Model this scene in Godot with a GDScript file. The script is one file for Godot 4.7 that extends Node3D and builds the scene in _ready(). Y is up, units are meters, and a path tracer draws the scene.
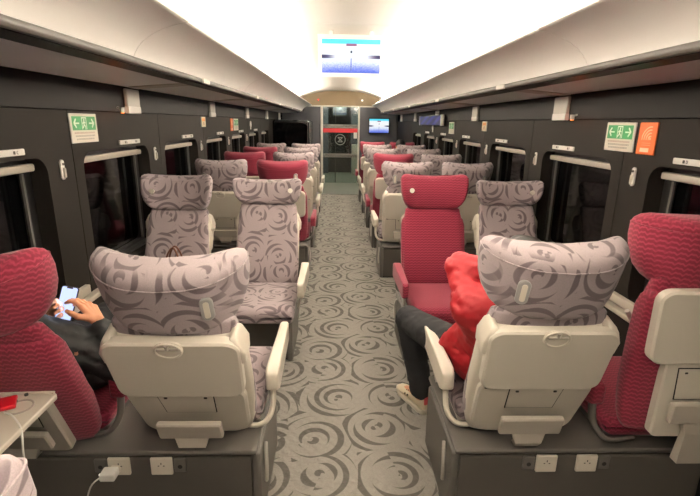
extends Node3D

var used := {}
var M := {}
var seat_cache := {}

func _ready():
	setup_camera_and_light()
	make_materials()
	build_shell()
	build_side(-1)
	build_side(1)
	build_end_wall()
	build_ceiling()
	build_signs()
	build_screens()
	build_seats()
	build_people()
	build_small_things()

# ------------------------------------------------------------------ camera, sky, light
func setup_camera_and_light():
	var cam := Camera3D.new()
	cam.name = "camera"
	cam.position = Vector3(-0.085, 1.555, 0.0)
	cam.rotation = Vector3(deg_to_rad(-15.3), deg_to_rad(-1.8), deg_to_rad(0.9))
	cam.fov = 56.67
	cam.near = 0.02
	add_child(cam)
	cam.make_current()
	var env := Environment.new()
	env.background_mode = Environment.BG_COLOR
	env.background_color = Color(0.01, 0.012, 0.016)
	env.tonemap_mode = Environment.TONE_MAPPER_LINEAR
	env.tonemap_exposure = 1.0
	env.sdfgi_enabled = true
	env.ssao_enabled = true
	env.ssil_enabled = true
	var we := WorldEnvironment.new()
	we.name = "world_environment"
	we.environment = env
	add_child(we)
	# the two concealed strips along the cove, each shining on the ceiling above it
	for s in [-1, 1]:
		for part in 2:
			var a := AreaLight3D.new()
			a.name = "cove_lamp"
			a.area_size = Vector2(0.10, 6.5)
			a.light_energy = 41.0
			a.light_color = Color(1.0, 0.96, 0.90)
			a.shadow_enabled = true
			add_child(a, true)
			var zc := -8.15 if part == 0 else -1.6
			var n := Vector3(s * 0.34, 0.94, 0.0).normalized()       # the way it shines
			var along := Vector3(0, 0, 1)
			var zax := -n
			var xax := along.cross(zax).normalized()
			a.transform = Transform3D(Basis(xax, along, zax), Vector3(s * 0.876, 1.995, zc))

# ------------------------------------------------------------------ names and tags
func numbered(called: String) -> String:
	if not used.has(called):
		used[called] = 0
		return called
	used[called] += 1
	return "%s_%03d" % [called, used[called]]

func thing(called: String, label: String, category: String, at := Vector3.ZERO, turn := 0.0, group := "") -> Node3D:
	var o := Node3D.new()
	o.name = numbered(called)
	add_child(o)
	o.position = at
	o.rotation.y = turn
	tag(o, label, category, group)
	return o

func tag(o: Node, label: String, category: String, group := ""):
	o.set_meta("label", label)
	o.set_meta("category", category)
	if group != "":
		o.set_meta("group", group)

func obj(called: String, mesh: Mesh, material: Material, parent: Node = null, at := Transform3D.IDENTITY) -> MeshInstance3D:
	var o := MeshInstance3D.new()
	o.mesh = mesh
	o.material_override = material
	o.transform = at
	if parent == null:
		o.name = numbered(called)
		add_child(o)
	else:
		o.name = called
		parent.add_child(o, true)
	return o

func struct(called: String, label: String, category: String) -> Node3D:
	var o := Node3D.new()
	o.name = numbered(called)
	add_child(o)
	o.set_meta("kind", "structure")
	tag(o, label, category)
	return o

# ------------------------------------------------------------------ mesh tools
func finish(tris: PackedVector3Array, groups: PackedInt32Array) -> ArrayMesh:
	# one normal per point and smoothing group, large faces counting most
	var vol := 0.0
	for i in range(0, tris.size(), 3):
		vol += tris[i].dot(tris[i + 1].cross(tris[i + 2]))
	var order := PackedInt32Array([0, 2, 1]) if vol > 0.0 else PackedInt32Array([0, 1, 2])
	var turn := 1.0 if vol > 0.0 else -1.0
	var sums := {}
	var faces := PackedVector3Array()
	for i in range(0, tris.size(), 3):
		var fnorm := (tris[i + 1] - tris[i]).cross(tris[i + 2] - tris[i]) * turn
		faces.append(fnorm)
		var g := groups[i / 3]
		if g < 0:
			continue
		for k in 3:
			var key := Vector4i(roundi(tris[i + k].x * 20000.0), roundi(tris[i + k].y * 20000.0), roundi(tris[i + k].z * 20000.0), g)
			sums[key] = sums.get(key, Vector3.ZERO) + fnorm
	var verts := PackedVector3Array()
	var norms := PackedVector3Array()
	for i in range(0, tris.size(), 3):
		if faces[i / 3].length_squared() < 1e-18:
			continue
		var g := groups[i / 3]
		for k in order:
			var v := tris[i + k]
			verts.append(v)
			var nn: Vector3 = faces[i / 3]
			if g >= 0:
				nn = sums[Vector4i(roundi(v.x * 20000.0), roundi(v.y * 20000.0), roundi(v.z * 20000.0), g)]
			norms.append(nn.normalized())
	var arr := []
	arr.resize(Mesh.ARRAY_MAX)
	arr[Mesh.ARRAY_VERTEX] = verts
	arr[Mesh.ARRAY_NORMAL] = norms
	var m := ArrayMesh.new()
	m.add_surface_from_arrays(Mesh.PRIMITIVE_TRIANGLES, arr)
	return m

# a skin over rings of equally many points; ends closed with fans
func loft(rings: Array, close0 := true, close1 := true, sharp := false) -> ArrayMesh:
	var t := PackedVector3Array()
	var g := PackedInt32Array()
	var n: int = rings[0].size()
	for r in rings.size() - 1:
		var a = rings[r]
		var b = rings[r + 1]
		for i in n:
			var j := (i + 1) % n
			t.append_array([a[i], a[j], b[j], a[i], b[j], b[i]])
			g.append_array([-1, -1] if sharp else [0, 0])
	for e in [[close0, 0], [close1, rings.size() - 1]]:
		if e[0]:
			var c := Vector3.ZERO
			var ring = rings[e[1]]
			for p in ring:
				c += p
			c /= n
			for i in n:
				var j := (i + 1) % n
				if e[1] == 0:
					t.append_array([c, ring[j], ring[i]])
				else:
					t.append_array([c, ring[i], ring[j]])
				g.append(-1 if sharp else (1 if rings.size() < 3 else 0))
	return finish(t, g)

func round_rect(w: float, h: float, r: float, seg := 4) -> PackedVector2Array:
	var p := PackedVector2Array()
	var cs := [Vector2(w / 2 - r, h / 2 - r), Vector2(-w / 2 + r, h / 2 - r), Vector2(-w / 2 + r, -h / 2 + r), Vector2(w / 2 - r, -h / 2 + r)]
	for c in 4:
		for k in seg + 1:
			var a := PI / 2 * (c + float(k) / seg)
			p.append(cs[c] + Vector2(cos(a), sin(a)) * r)
	return p

func rbox(size: Vector3, r := 0.01, c := Vector3.ZERO) -> ArrayMesh:
	r = min(r, min(size.x, min(size.y, size.z)) * 0.49)
	var rings := []
	var prof := [[0.0, r], [r * 0.3, r * 0.3], [r, 0.0]]
	for side in 2:
		for q in prof.size():
			var e = prof[q] if side == 0 else prof[prof.size() - 1 - q]
			var y: float = -size.y / 2 + e[0] if side == 0 else size.y / 2 - e[0]
			var ring := PackedVector3Array()
			for v in round_rect(size.x - 2 * e[1] * 0.9, size.z - 2 * e[1] * 0.9, max(r - e[1] * 0.9, 0.0006), 3):
				ring.append(c + Vector3(v.x, y, -v.y))
			rings.append(ring)
	return loft(rings)

# plain hard-edged box
func box(size: Vector3, c := Vector3.ZERO) -> ArrayMesh:
	var rings := []
	for y in [-size.y / 2, size.y / 2]:
		rings.append(PackedVector3Array([c + Vector3(size.x / 2, y, size.z / 2), c + Vector3(-size.x / 2, y, size.z / 2), c + Vector3(-size.x / 2, y, -size.z / 2), c + Vector3(size.x / 2, y, -size.z / 2)]))
	return loft(rings, true, true, true)

func inset(poly: PackedVector2Array, d: float) -> PackedVector2Array:
	var q := PackedVector2Array()
	var n := poly.size()
	for i in n:
		var e0 := (poly[i] - poly[(i + n - 1) % n])
		var e1 := (poly[(i + 1) % n] - poly[i])
		var nn := (e0.normalized().orthogonal() + e1.normalized().orthogonal()).normalized()
		q.append(poly[i] - nn * d)
	return q

# a polygon (x, y) given thickness from z0 to z1 with a small chamfer
func prism(poly: PackedVector2Array, z0: float, z1: float, b := 0.003) -> ArrayMesh:
	if Geometry2D.is_polygon_clockwise(poly):
		poly = poly.duplicate()
		poly.reverse()
	# orthogonal() of a counter-clockwise edge may point in or out; test once
	var small := inset(poly, b)
	if area2(small) > area2(poly):
		small = inset(poly, -b)
	var t := PackedVector3Array()
	var g := PackedInt32Array()
	var layers := [[small, z0], [poly, z0 + b], [poly, z1 - b], [small, z1]]
	var n := poly.size()
	for l in 3:
		var a = layers[l]
		var c = layers[l + 1]
		for i in n:
			var j := (i + 1) % n
			var p0 := Vector3(a[0][i].x, a[0][i].y, a[1])
			var p1 := Vector3(a[0][j].x, a[0][j].y, a[1])
			var p2 := Vector3(c[0][j].x, c[0][j].y, c[1])
			var p3 := Vector3(c[0][i].x, c[0][i].y, c[1])
			t.append_array([p0, p1, p2, p0, p2, p3])
			g.append_array([2 + l, 2 + l])
	var idx := Geometry2D.triangulate_polygon(small)
	for i in range(0, idx.size(), 3):
		var q := [small[idx[i]], small[idx[i + 1]], small[idx[i + 2]]]
		if (q[1] - q[0]).cross(q[2] - q[0]) < 0:
			q = [q[0], q[2], q[1]]
		t.append_array([Vector3(q[0].x, q[0].y, z1), Vector3(q[1].x, q[1].y, z1), Vector3(q[2].x, q[2].y, z1)])
		t.append_array([Vector3(q[0].x, q[0].y, z0), Vector3(q[2].x, q[2].y, z0), Vector3(q[1].x, q[1].y, z0)])
		g.append_array([-1, -1])
	return finish(t, g)

func area2(p: PackedVector2Array) -> float:
	var a := 0.0
	for i in p.size():
		a += p[i].cross(p[(i + 1) % p.size()])
	return absf(a)

func tube(path: Array, r: float, seg := 8, r1 := -1.0, flat := 1.0) -> ArrayMesh:
	var rings := []
	var n := path.size()
	var side := Vector3.ZERO
	for i in n:
		var d: Vector3 = (path[min(i + 1, n - 1)] - path[max(i - 1, 0)]).normalized()
		if i == 0:
			side = d.cross(Vector3.UP if absf(d.y) < 0.9 else Vector3.RIGHT).normalized()
		else:
			side = (side - d * side.dot(d)).normalized()
		var up := d.cross(side)
		var rr: float = r if r1 < 0 else lerp(r, r1, float(i) / (n - 1))
		var ring := PackedVector3Array()
		for k in seg:
			var a := TAU * k / seg
			ring.append(path[i] + side * cos(a) * rr + up * sin(a) * rr * flat)
		rings.append(ring)
	return loft(rings)

func curve(pts: Array, steps := 6) -> Array:
	var out := []
	var n := pts.size()
	for i in n - 1:
		for k in steps:
			out.append(pts[i].cubic_interpolate(pts[i + 1], pts[max(i - 1, 0)], pts[min(i + 2, n - 1)], float(k) / steps))
	out.append(pts[n - 1])
	return out

func join(meshes: Array) -> ArrayMesh:
	var st := SurfaceTool.new()
	for m in meshes:
		var xf := Transform3D.IDENTITY
		var mesh = m
		if m is Array:
			mesh = m[0]
			xf = m[1]
		st.append_from(mesh, 0, xf)
	return st.commit()

# front-facing quad in the xy plane, z forward, uv top-left to bottom-right
func quad(w: float, h: float, z := 0.0) -> ArrayMesh:
	var st := SurfaceTool.new()
	st.begin(Mesh.PRIMITIVE_TRIANGLES)
	var p := [Vector3(-w / 2, h / 2, z), Vector3(w / 2, h / 2, z), Vector3(w / 2, -h / 2, z), Vector3(-w / 2, -h / 2, z)]
	var uv := [Vector2(0, 0), Vector2(1, 0), Vector2(1, 1), Vector2(0, 1)]
	for i in [0, 1, 2, 0, 2, 3]:
		st.set_uv(uv[i])
		st.set_normal(Vector3(0, 0, 1))
		st.add_vertex(p[i])
	return st.commit()

# a plate (outer rectangle) with a rounded hole, thickness from z0 to z1
func holed(outer: Rect2, hole: PackedVector2Array, z0: float, z1: float) -> ArrayMesh:
	var c := Vector2.ZERO
	for p in hole:
		c += p
	c /= hole.size()
	var hp := hole.duplicate()
	var o2 := PackedVector2Array()
	for p in hp:
		var d: Vector2 = p - c
		var tx: float = INF if absf(d.x) < 1e-6 else ((outer.end.x - c.x) / d.x if d.x > 0 else (outer.position.x - c.x) / d.x)
		var ty: float = INF if absf(d.y) < 1e-6 else ((outer.end.y - c.y) / d.y if d.y > 0 else (outer.position.y - c.y) / d.y)
		o2.append(c + d * min(tx, ty))
	# snap the nearest outer point to each corner
	for corner in [outer.position, outer.end, Vector2(outer.position.x, outer.end.y), Vector2(outer.end.x, outer.position.y)]:
		var best := 0
		for i in o2.size():
			if o2[i].distance_to(corner) < o2[best].distance_to(corner):
				best = i
		o2[best] = corner
	var t := PackedVector3Array()
	var g := PackedInt32Array()
	var n := hp.size()
	for i in n:
		var j := (i + 1) % n
		var a := hp[i]; var b := hp[j]; var e := o2[j]; var f := o2[i]
		t.append_array([Vector3(a.x, a.y, z1), Vector3(e.x, e.y, z1), Vector3(b.x, b.y, z1), Vector3(a.x, a.y, z1), Vector3(f.x, f.y, z1), Vector3(e.x, e.y, z1)])
		t.append_array([Vector3(a.x, a.y, z0), Vector3(b.x, b.y, z0), Vector3(e.x, e.y, z0), Vector3(a.x, a.y, z0), Vector3(e.x, e.y, z0), Vector3(f.x, f.y, z0)])
		t.append_array([Vector3(a.x, a.y, z0), Vector3(a.x, a.y, z1), Vector3(b.x, b.y, z1), Vector3(a.x, a.y, z0), Vector3(b.x, b.y, z1), Vector3(b.x, b.y, z0)])
		t.append_array([Vector3(f.x, f.y, z1), Vector3(f.x, f.y, z0), Vector3(e.x, e.y, z0), Vector3(f.x, f.y, z1), Vector3(e.x, e.y, z0), Vector3(e.x, e.y, z1)])
		g.append_array([-1, -1, -1, -1, 3, 3, -1, -1])
	return finish(t, g)

# ------------------------------------------------------------------ materials
func mat(key: String, c: Color, rough := 0.6, metal := 0.0) -> StandardMaterial3D:
	var m := StandardMaterial3D.new()
	m.resource_name = key
	m.albedo_color = c
	m.roughness = rough
	m.metallic = metal
	M[key] = m
	if key.begins_with("wall") or key == "base_grey":
		m.metallic_specular = 0.18
	return m

func rgb(r: int, g: int, b: int) -> Color:
	return Color(r / 255.0, g / 255.0, b / 255.0)

func glow(key: String, c: Color, energy: float) -> StandardMaterial3D:
	var m := mat(key, Color(0.02, 0.02, 0.02), 0.4)
	m.emission_enabled = true
	m.emission = c
	m.emission_energy_multiplier = energy
	return m

# nested broken arcs round scattered centres, as on the carpet and the seats
func swirl_mask(n: int, cells: int, rings: float, sd: int) -> PackedFloat32Array:
	var rng := RandomNumberGenerator.new()
	rng.seed = sd
	var cx := []
	for i in cells * cells:
		cx.append([rng.randf_range(0.2, 0.8), rng.randf_range(0.2, 0.8), rng.randf_range(0, TAU), rng.randf_range(0.9, 1.25), rng.randi_range(0, 1) * 2 - 1])
	var ph := []
	for i in 64:
		ph.append([rng.randf_range(0, TAU), rng.randi_range(1, 2), rng.randf_range(0.0, TAU)])
	var out := PackedFloat32Array()
	out.resize(n * n)
	for y in n:
		var v := float(y) / n * cells
		var iy := int(v)
		for x in n:
			var u := float(x) / n * cells
			var ix := int(u)
			var best := 1e9
			var bdx := 0.0
			var bdy := 0.0
			var bi := 0
			for dy in [-1, 0, 1]:
				for dx in [-1, 0, 1]:
					var k: int = posmod(iy + dy, cells) * cells + posmod(ix + dx, cells)
					var c = cx[k]
					var ex: float = u - (ix + dx + c[0])
					var ey: float = v - (iy + dy + c[1])
					var d: float = (ex * ex + ey * ey) * c[3]
					if d < best:
						best = d
						bdx = ex
						bdy = ey
						bi = k
			var c = cx[bi]
			var r := sqrt(bdx * bdx + bdy * bdy)
			var a: float = atan2(bdy, bdx) * c[4] + c[2]
			a = fposmod(a, TAU)
			var rr: float = r * rings + a / TAU * 0.35 + 0.38 * sin(a + c[2] * 3.0) * minf(r * 2.2, 1.0)
			var i := int(floor(rr))
			var fr: float = rr - i
			var p = ph[posmod(i * 7 + bi * 13, 64)]
			var th: float = 0.23 + 0.34 * sin(a * p[1] + p[0])
			if i > rings * 0.55:
				th = 0.22 + 0.40 * sin(a * (p[1] + 2) + p[2])
			var m: float = (th * 0.5 - absf(fr - 0.48)) / 0.07
			out[y * n + x] = clampf(m + 0.5, 0.0, 1.0)
	return out

func two_tone(mask: PackedFloat32Array, n: int, a: Color, b: Color, grain: float, sd: int) -> ImageTexture:
	var rng := RandomNumberGenerator.new()
	rng.seed = sd
	var im := Image.create(n, n, false, Image.FORMAT_RGB8)
	for y in n:
		for x in n:
			var c := a.lerp(b, mask[y * n + x])
			var k := 1.0 + rng.randf_range(-grain, grain)
			im.set_pixel(x, y, Color(c.r * k, c.g * k, c.b * k))
	im.generate_mipmaps()
	return ImageTexture.create_from_image(im)

func weave_normal(n: int, per: int, strength: float) -> ImageTexture:
	var rng := RandomNumberGenerator.new()
	rng.seed = 5
	var im := Image.create(n, n, false, Image.FORMAT_L8)
	for y in n:
		for x in n:
			var h := 0.5 + 0.25 * sin(TAU * per * x / n) * sin(TAU * per * y / n) + rng.randf_range(-0.2, 0.2)
			im.set_pixel(x, y, Color(h, h, h))
	im.bump_map_to_normal_map(strength)
	im.generate_mipmaps()
	return ImageTexture.create_from_image(im)

func triplanar(m: StandardMaterial3D, tile: float, world := false):
	m.uv1_triplanar = true
	m.uv1_world_triplanar = world
	m.uv1_scale = Vector3.ONE / tile
	m.uv1_triplanar_sharpness = 6.0

func make_materials():
	var n := 640
	var mask := swirl_mask(n, 3, 5.6, 11)
	var weave := weave_normal(128, 16, 3.0)
	var carpet := mat("carpet", Color.WHITE, 0.95)
	carpet.albedo_texture = two_tone(mask, n, rgb(130, 126, 119), rgb(83, 80, 74), 0.06, 1)
	carpet.normal_enabled = true
	carpet.normal_texture = weave
	carpet.normal_scale = 0.5
	triplanar(carpet, 0.94, true)
	var n2 := 512
	var mask2 := swirl_mask(n2, 3, 5.2, 23)
	var fab := mat("grey_fabric", Color.WHITE, 0.9)
	fab.albedo_texture = two_tone(mask2, n2, rgb(154, 141, 143), rgb(102, 90, 94), 0.05, 2)
	triplanar(fab, 0.58)
	fab.rim_enabled = true
	fab.rim = 0.25
	fab.rim_tint = 0.6
	# red cloth: fine wavy rows
	var rn := 128
	var im := Image.create(rn, rn, false, Image.FORMAT_RGB8)
	var rng := RandomNumberGenerator.new()
	rng.seed = 9
	for y in rn:
		for x in rn:
			var w := 0.16 * sin(TAU * 4.0 * x / rn) + 0.10 * sin(TAU * 8.0 * x / rn + 1.0)
			var s := 0.5 + 0.5 * sin(TAU * (6.0 * y / rn + w))
			s = smoothstep(0.42, 0.95, s)
			var k := 1.0 + rng.randf_range(-0.08, 0.08)
			var c := rgb(108, 14, 38).lerp(rgb(138, 38, 62), s)
			im.set_pixel(x, y, Color(c.r * k, c.g * k, c.b * k))
	im.generate_mipmaps()
	var red := mat("red_fabric", Color.WHITE, 0.9)
	red.albedo_texture = ImageTexture.create_from_image(im)
	triplanar(red, 0.105)
	red.rim_enabled = true
	red.rim = 0.25
	red.rim_tint = 0.6
	mat("shell", rgb(212, 204, 190), 0.42)
	mat("shell_grey", rgb(176, 168, 156), 0.5)
	mat("silver", rgb(184, 180, 172), 0.4, 0.3)
	mat("slot", rgb(150, 148, 146), 0.4)
	mat("base_grey", rgb(84, 80, 75), 0.6)
	mat("base_light", rgb(90, 86, 81), 0.5)
	mat("dark_gap", rgb(30, 28, 27), 0.8)
	mat("wall", rgb(36, 33, 30), 0.6)
	mat("wall_band", rgb(32, 30, 29), 0.5)
	mat("wall_end", rgb(84, 84, 88), 0.45)
	mat("ceiling", rgb(208, 204, 198), 0.7)
	mat("bin", rgb(248, 246, 242), 0.45)
	mat("bin_under", rgb(236, 238, 238), 0.5, 0.0)
	mat("lip", rgb(70, 66, 62), 0.45, 0.0)
	mat("dark_channel", rgb(26, 25, 24), 0.4)
	mat("bracket", rgb(196, 194, 186), 0.4)
	mat("header", rgb(112, 94, 66), 0.6)
	mat("window_frame", rgb(26, 25, 25), 0.35)
	mat("blind", rgb(170, 164, 152), 0.4, 0.3)
	mat("track", rgb(130, 128, 124), 0.35, 0.6)
	mat("ledge", rgb(168, 160, 146), 0.5)
	mat("white", rgb(232, 230, 224), 0.45)
	mat("black", rgb(22, 22, 24), 0.4)
	mat("black_cloth", rgb(34, 36, 36), 0.75)
	mat("trousers", rgb(24, 24, 27), 0.85)
	mat("red_jacket", rgb(150, 10, 24), 0.6)
	mat("skin", rgb(206, 146, 112), 0.55)
	mat("hair", rgb(26, 22, 20), 0.5)
	mat("shoe", rgb(206, 192, 166), 0.7)
	mat("shoe_sole", rgb(196, 188, 172), 0.6)
	mat("shoe_navy", rgb(40, 44, 70), 0.6)
	mat("shoe_pink", rgb(222, 90, 96), 0.6)
	mat("laces", rgb(70, 68, 60), 0.8)
	mat("leather", rgb(96, 52, 30), 0.5)
	mat("red_plastic", rgb(190, 24, 40), 0.35)
	mat("button", rgb(196, 190, 178), 0.35)
	mat("vinyl", rgb(108, 108, 96), 0.4)
	mat("door_bar", rgb(226, 222, 212), 0.35)
	mat("cabinet", rgb(30, 31, 33), 0.12)
	mat("orange", rgb(226, 110, 50), 0.5)
	mat("green", rgb(30, 140, 70), 0.5)
	mat("stripe_red", rgb(196, 40, 48), 0.5)
	mat("etched", rgb(112, 112, 106), 0.6)
	mat("eye", rgb(235, 232, 226), 0.2)
	var g := mat("dark_glass", Color(0.02, 0.022, 0.025), 0.06)
	g.metallic_specular = 0.32
	var dg := mat("door_glass", Color(0.10, 0.11, 0.11, 0.3), 0.03)
	dg.transparency = BaseMaterial3D.TRANSPARENCY_ALPHA
	glow("strip_glow", Color(1.0, 0.96, 0.90), 6.0)
	glow("red_dot", Color(1.0, 0.25, 0.15), 1.2)
	glow("white_dot", Color(1.0, 0.97, 0.9), 3.0)
	glow("warm_dot", Color(1.0, 0.55, 0.2), 2.5)
	glow("phone_glow", Color(0.78, 0.84, 1.0), 1.3)

# ------------------------------------------------------------------ the shell
func build_shell():
	var f := struct("floor", "grey carpet with dark swirling strokes along the carriage aisle", "floor")
	obj("carpet", box(Vector3(3.0, 0.04, 12.0), Vector3(0, -0.02, -4.2)), M.carpet, f)
	obj("threshold_strip", box(Vector3(1.1, 0.006, 0.03), Vector3(0, 0.003, -10.22)), M.track, f)
	obj("vinyl_area", box(Vector3(3.0, 0.04, 4.8), Vector3(0, -0.02, -12.6)), M.vinyl, f)
	var b := struct("wall_back", "dark end wall behind the viewer", "wall")
	obj("wall_panel", box(Vector3(3.0, 2.5, 0.06), Vector3(0, 1.25, 1.83)), M.wall_end, b)

const PITCH := 1.22

# everything fixed to one long side: wall panels, windows, bins; local x runs to the viewer's right
func side_node(s: int, called: String, at: Vector3) -> Transform3D:
	return Transform3D(Basis(Vector3.UP, -s * PI / 2), at)

func wall_xf(s: int, y: float, z: float, off := 0.0) -> Transform3D:
	return Transform3D(Basis(Vector3.UP, -s * PI / 2), Vector3(s * (1.46 - off), y, z))

const ORD := ["nearest", "second", "third", "fourth", "fifth", "sixth", "seventh", "eighth", "ninth", "tenth"]

func build_side(s: int):
	var side := "left" if s < 0 else "right"
	var wall := struct("wall_" + side, "dark charcoal lower wall panels along the %s side of the carriage" % side, "wall")
	var hole := round_rect(0.90, 0.725, 0.085, 6)
	var n := 11
	var count := 0
	for k in range(-2, n - 2):
		# module between panel seams; the window sits nearer its viewer-side seam
		var z0 := -2.48 - PITCH * k
		var zc := z0 - PITCH / 2
		var wc := -3.02 - PITCH * k
		if k > 5:
			obj("wall_panel", box(Vector3(PITCH - 0.006, 1.59, 0.06), Vector3(0, 0, -0.03)), M.wall, wall, wall_xf(s, 0.795, zc))
			continue
		# holed() works in a frame whose x is the wall's own
		var lx := (wc - zc) * s      # local x of the window centre: left wall x = -z, right wall x = +z
		var poly := PackedVector2Array()
		for p in hole:
			poly.append(p + Vector2(lx, 1.012))
		obj("wall_panel", holed(Rect2(-PITCH / 2 + 0.003, 0.0, PITCH - 0.006, 1.592), poly, -0.10, 0.0), M.wall, wall, wall_xf(s, 0.0, zc))
		count += 1
		if zc > -0.3:
			var sheet := obj("wall_panel", box(Vector3(0.9, 0.73, 0.04)), M.wall, wall, wall_xf(s, 1.012, wc, -0.10))
			continue
		var w := struct("window_%d" % (numbered_window()), "dark night window with rounded corners on the %s wall, %s from the viewer" % [side, ORD[count - 3]], "window")
		var xf := wall_xf(s, 1.012, wc)
		w.transform = xf
		# frame lining, pane, blind with its bottom rail, side tracks, sill
		var fr := PackedVector2Array()
		var inner := round_rect(0.80, 0.63, 0.06, 6)
		obj("frame", holed(Rect2(-0.46, -0.375, 0.92, 0.75), inner, -0.115, -0.085), M.window_frame, w)
		obj("pane", prism(round_rect(0.84, 0.67, 0.06, 4), -0.128, -0.118, 0.001), M.dark_glass, w)
		obj("blind_rail", rbox(Vector3(0.86, 0.036, 0.03), 0.008, Vector3(0, 0.315, -0.060)), M.blind, w)
		obj("blind", box(Vector3(0.84, 0.03, 0.006), Vector3(0, 0.345, -0.075)), M.window_frame, w)
		for q in [-1, 1]:
			obj("track", box(Vector3(0.014, 0.60, 0.012), Vector3(q * 0.375, -0.01, -0.078)), M.track, w)
		obj("sill", rbox(Vector3(0.86, 0.018, 0.05), 0.006, Vector3(0, -0.343, -0.062)), M.window_frame, w)
		# plate and hook on the wall beside it
		if zc > -9.0:
			var pl := thing("seat_number_plate", "white seat number plate on the %s wall, above the %s window" % [side, ORD[count - 3]], "sign", Vector3.ZERO, 0, "seat number plates")
			pl.transform = wall_xf(s, 1.408, -3.16 - PITCH * k)
			obj("plate", rbox(Vector3(0.30, 0.028, 0.012), 0.004, Vector3(0, 0, 0.006)), M.white, pl)
			for q in [-1, 1]:
				var tm := TextMesh.new()
				tm.text = ["A", "C"][(q + 1) / 2] if s < 0 else ["D", "F"][(q + 1) / 2]
				tm.font_size = 12
				tm.pixel_size = 0.0016
				tm.depth = 0.001
				obj("letter", tm, M.black, pl, Transform3D(Basis(), Vector3(q * 0.08 + 0.02, 0.0, 0.0125)))
				obj("seat_symbol", rbox(Vector3(0.014, 0.014, 0.001), 0.002, Vector3(q * 0.08, 0, 0.0125)), M.base_grey, pl)
			var hk := thing("coat_hook", "white oval coat hook on the %s wall, just past the %s window gap" % [side, ORD[count - 3]], "hook", Vector3.ZERO, 0, "coat hooks")
			hk.transform = wall_xf(s, 1.304, -2.36 - PITCH * k)
			obj("plate", prism(round_rect(0.03, 0.098, 0.0148, 5), 0.0, 0.01, 0.002), M.white, hk)
			obj("peg", tube([Vector3(0, 0.028, 0.01), Vector3(0, 0.028, 0.016)], 0.006, 8), M.base_grey, hk)
			obj("hook_tip", rbox(Vector3(0.014, 0.05, 0.012), 0.005, Vector3(0, -0.015, 0.015)), M.button, hk)
	# ledge along the wall under the windows
	var tr := struct("trim_%d" % (1 if s < 0 else 2), "pale ledge running along the %s wall below the windows" % side, "ledge")
	obj("ledge", rbox(Vector3(12.0, 0.03, 0.05), 0.008, Vector3(0, 0, 0.025)), M.ledge, tr, wall_xf(s, 0.60, -4.3))
	# dark band over the wall panels, and the wall behind the bins up to the ceiling
	var band := struct("wall_%s_upper" % side, "dark glossy band of wall between the %s luggage bin and the window panels" % side, "wall")
	for k in range(-1, 6):
		obj("band_panel", rbox(Vector3(1.994, 0.158, 0.05), 0.003, Vector3(0, 0, -0.008)), M.wall_band, band, wall_xf(s, 1.674, -0.2 - 2.0 * k - 0.001))
	obj("wall_panel", box(Vector3(14.2, 0.8, 0.05), Vector3(0, 0, -0.125)), M.wall, band, wall_xf(s, 2.0, -5.2))
	build_bin(s, side)

var windows_made := 0
func numbered_window() -> int:
	windows_made += 1
	return windows_made

func sweep(profile: Array, z0: float, z1: float, s: int) -> ArrayMesh:
	var rings := []
	for z in [z0, z1]:
		var r := PackedVector3Array()
		for p in profile:
			r.append(Vector3(p.x * s, p.y, z))
		rings.append(r)
	var t := PackedVector3Array()
	var g := PackedInt32Array()
	var n: int = rings[0].size()
	for i in n:
		var j := (i + 1) % n
		var sharp: float = absf((profile[j] - profile[i]).angle_to(profile[i] - profile[(i + n - 1) % n]))
		t.append_array([rings[0][i], rings[0][j], rings[1][j], rings[0][i], rings[1][j], rings[1][i]])
		var soft: bool = profile[i].distance_to(profile[j]) < 0.06
		g.append_array([0, 0] if soft else [-1, -1])
	var idx := Geometry2D.triangulate_polygon(PackedVector2Array(profile))
	for e in 2:
		for i in range(0, idx.size(), 3):
			if e == 0:
				t.append_array([rings[0][idx[i]], rings[0][idx[i + 1]], rings[0][idx[i + 2]]])
			else:
				t.append_array([rings[1][idx[i]], rings[1][idx[i + 2]], rings[1][idx[i + 1]]])
			g.append(-1)
	return finish(t, g)

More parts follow.
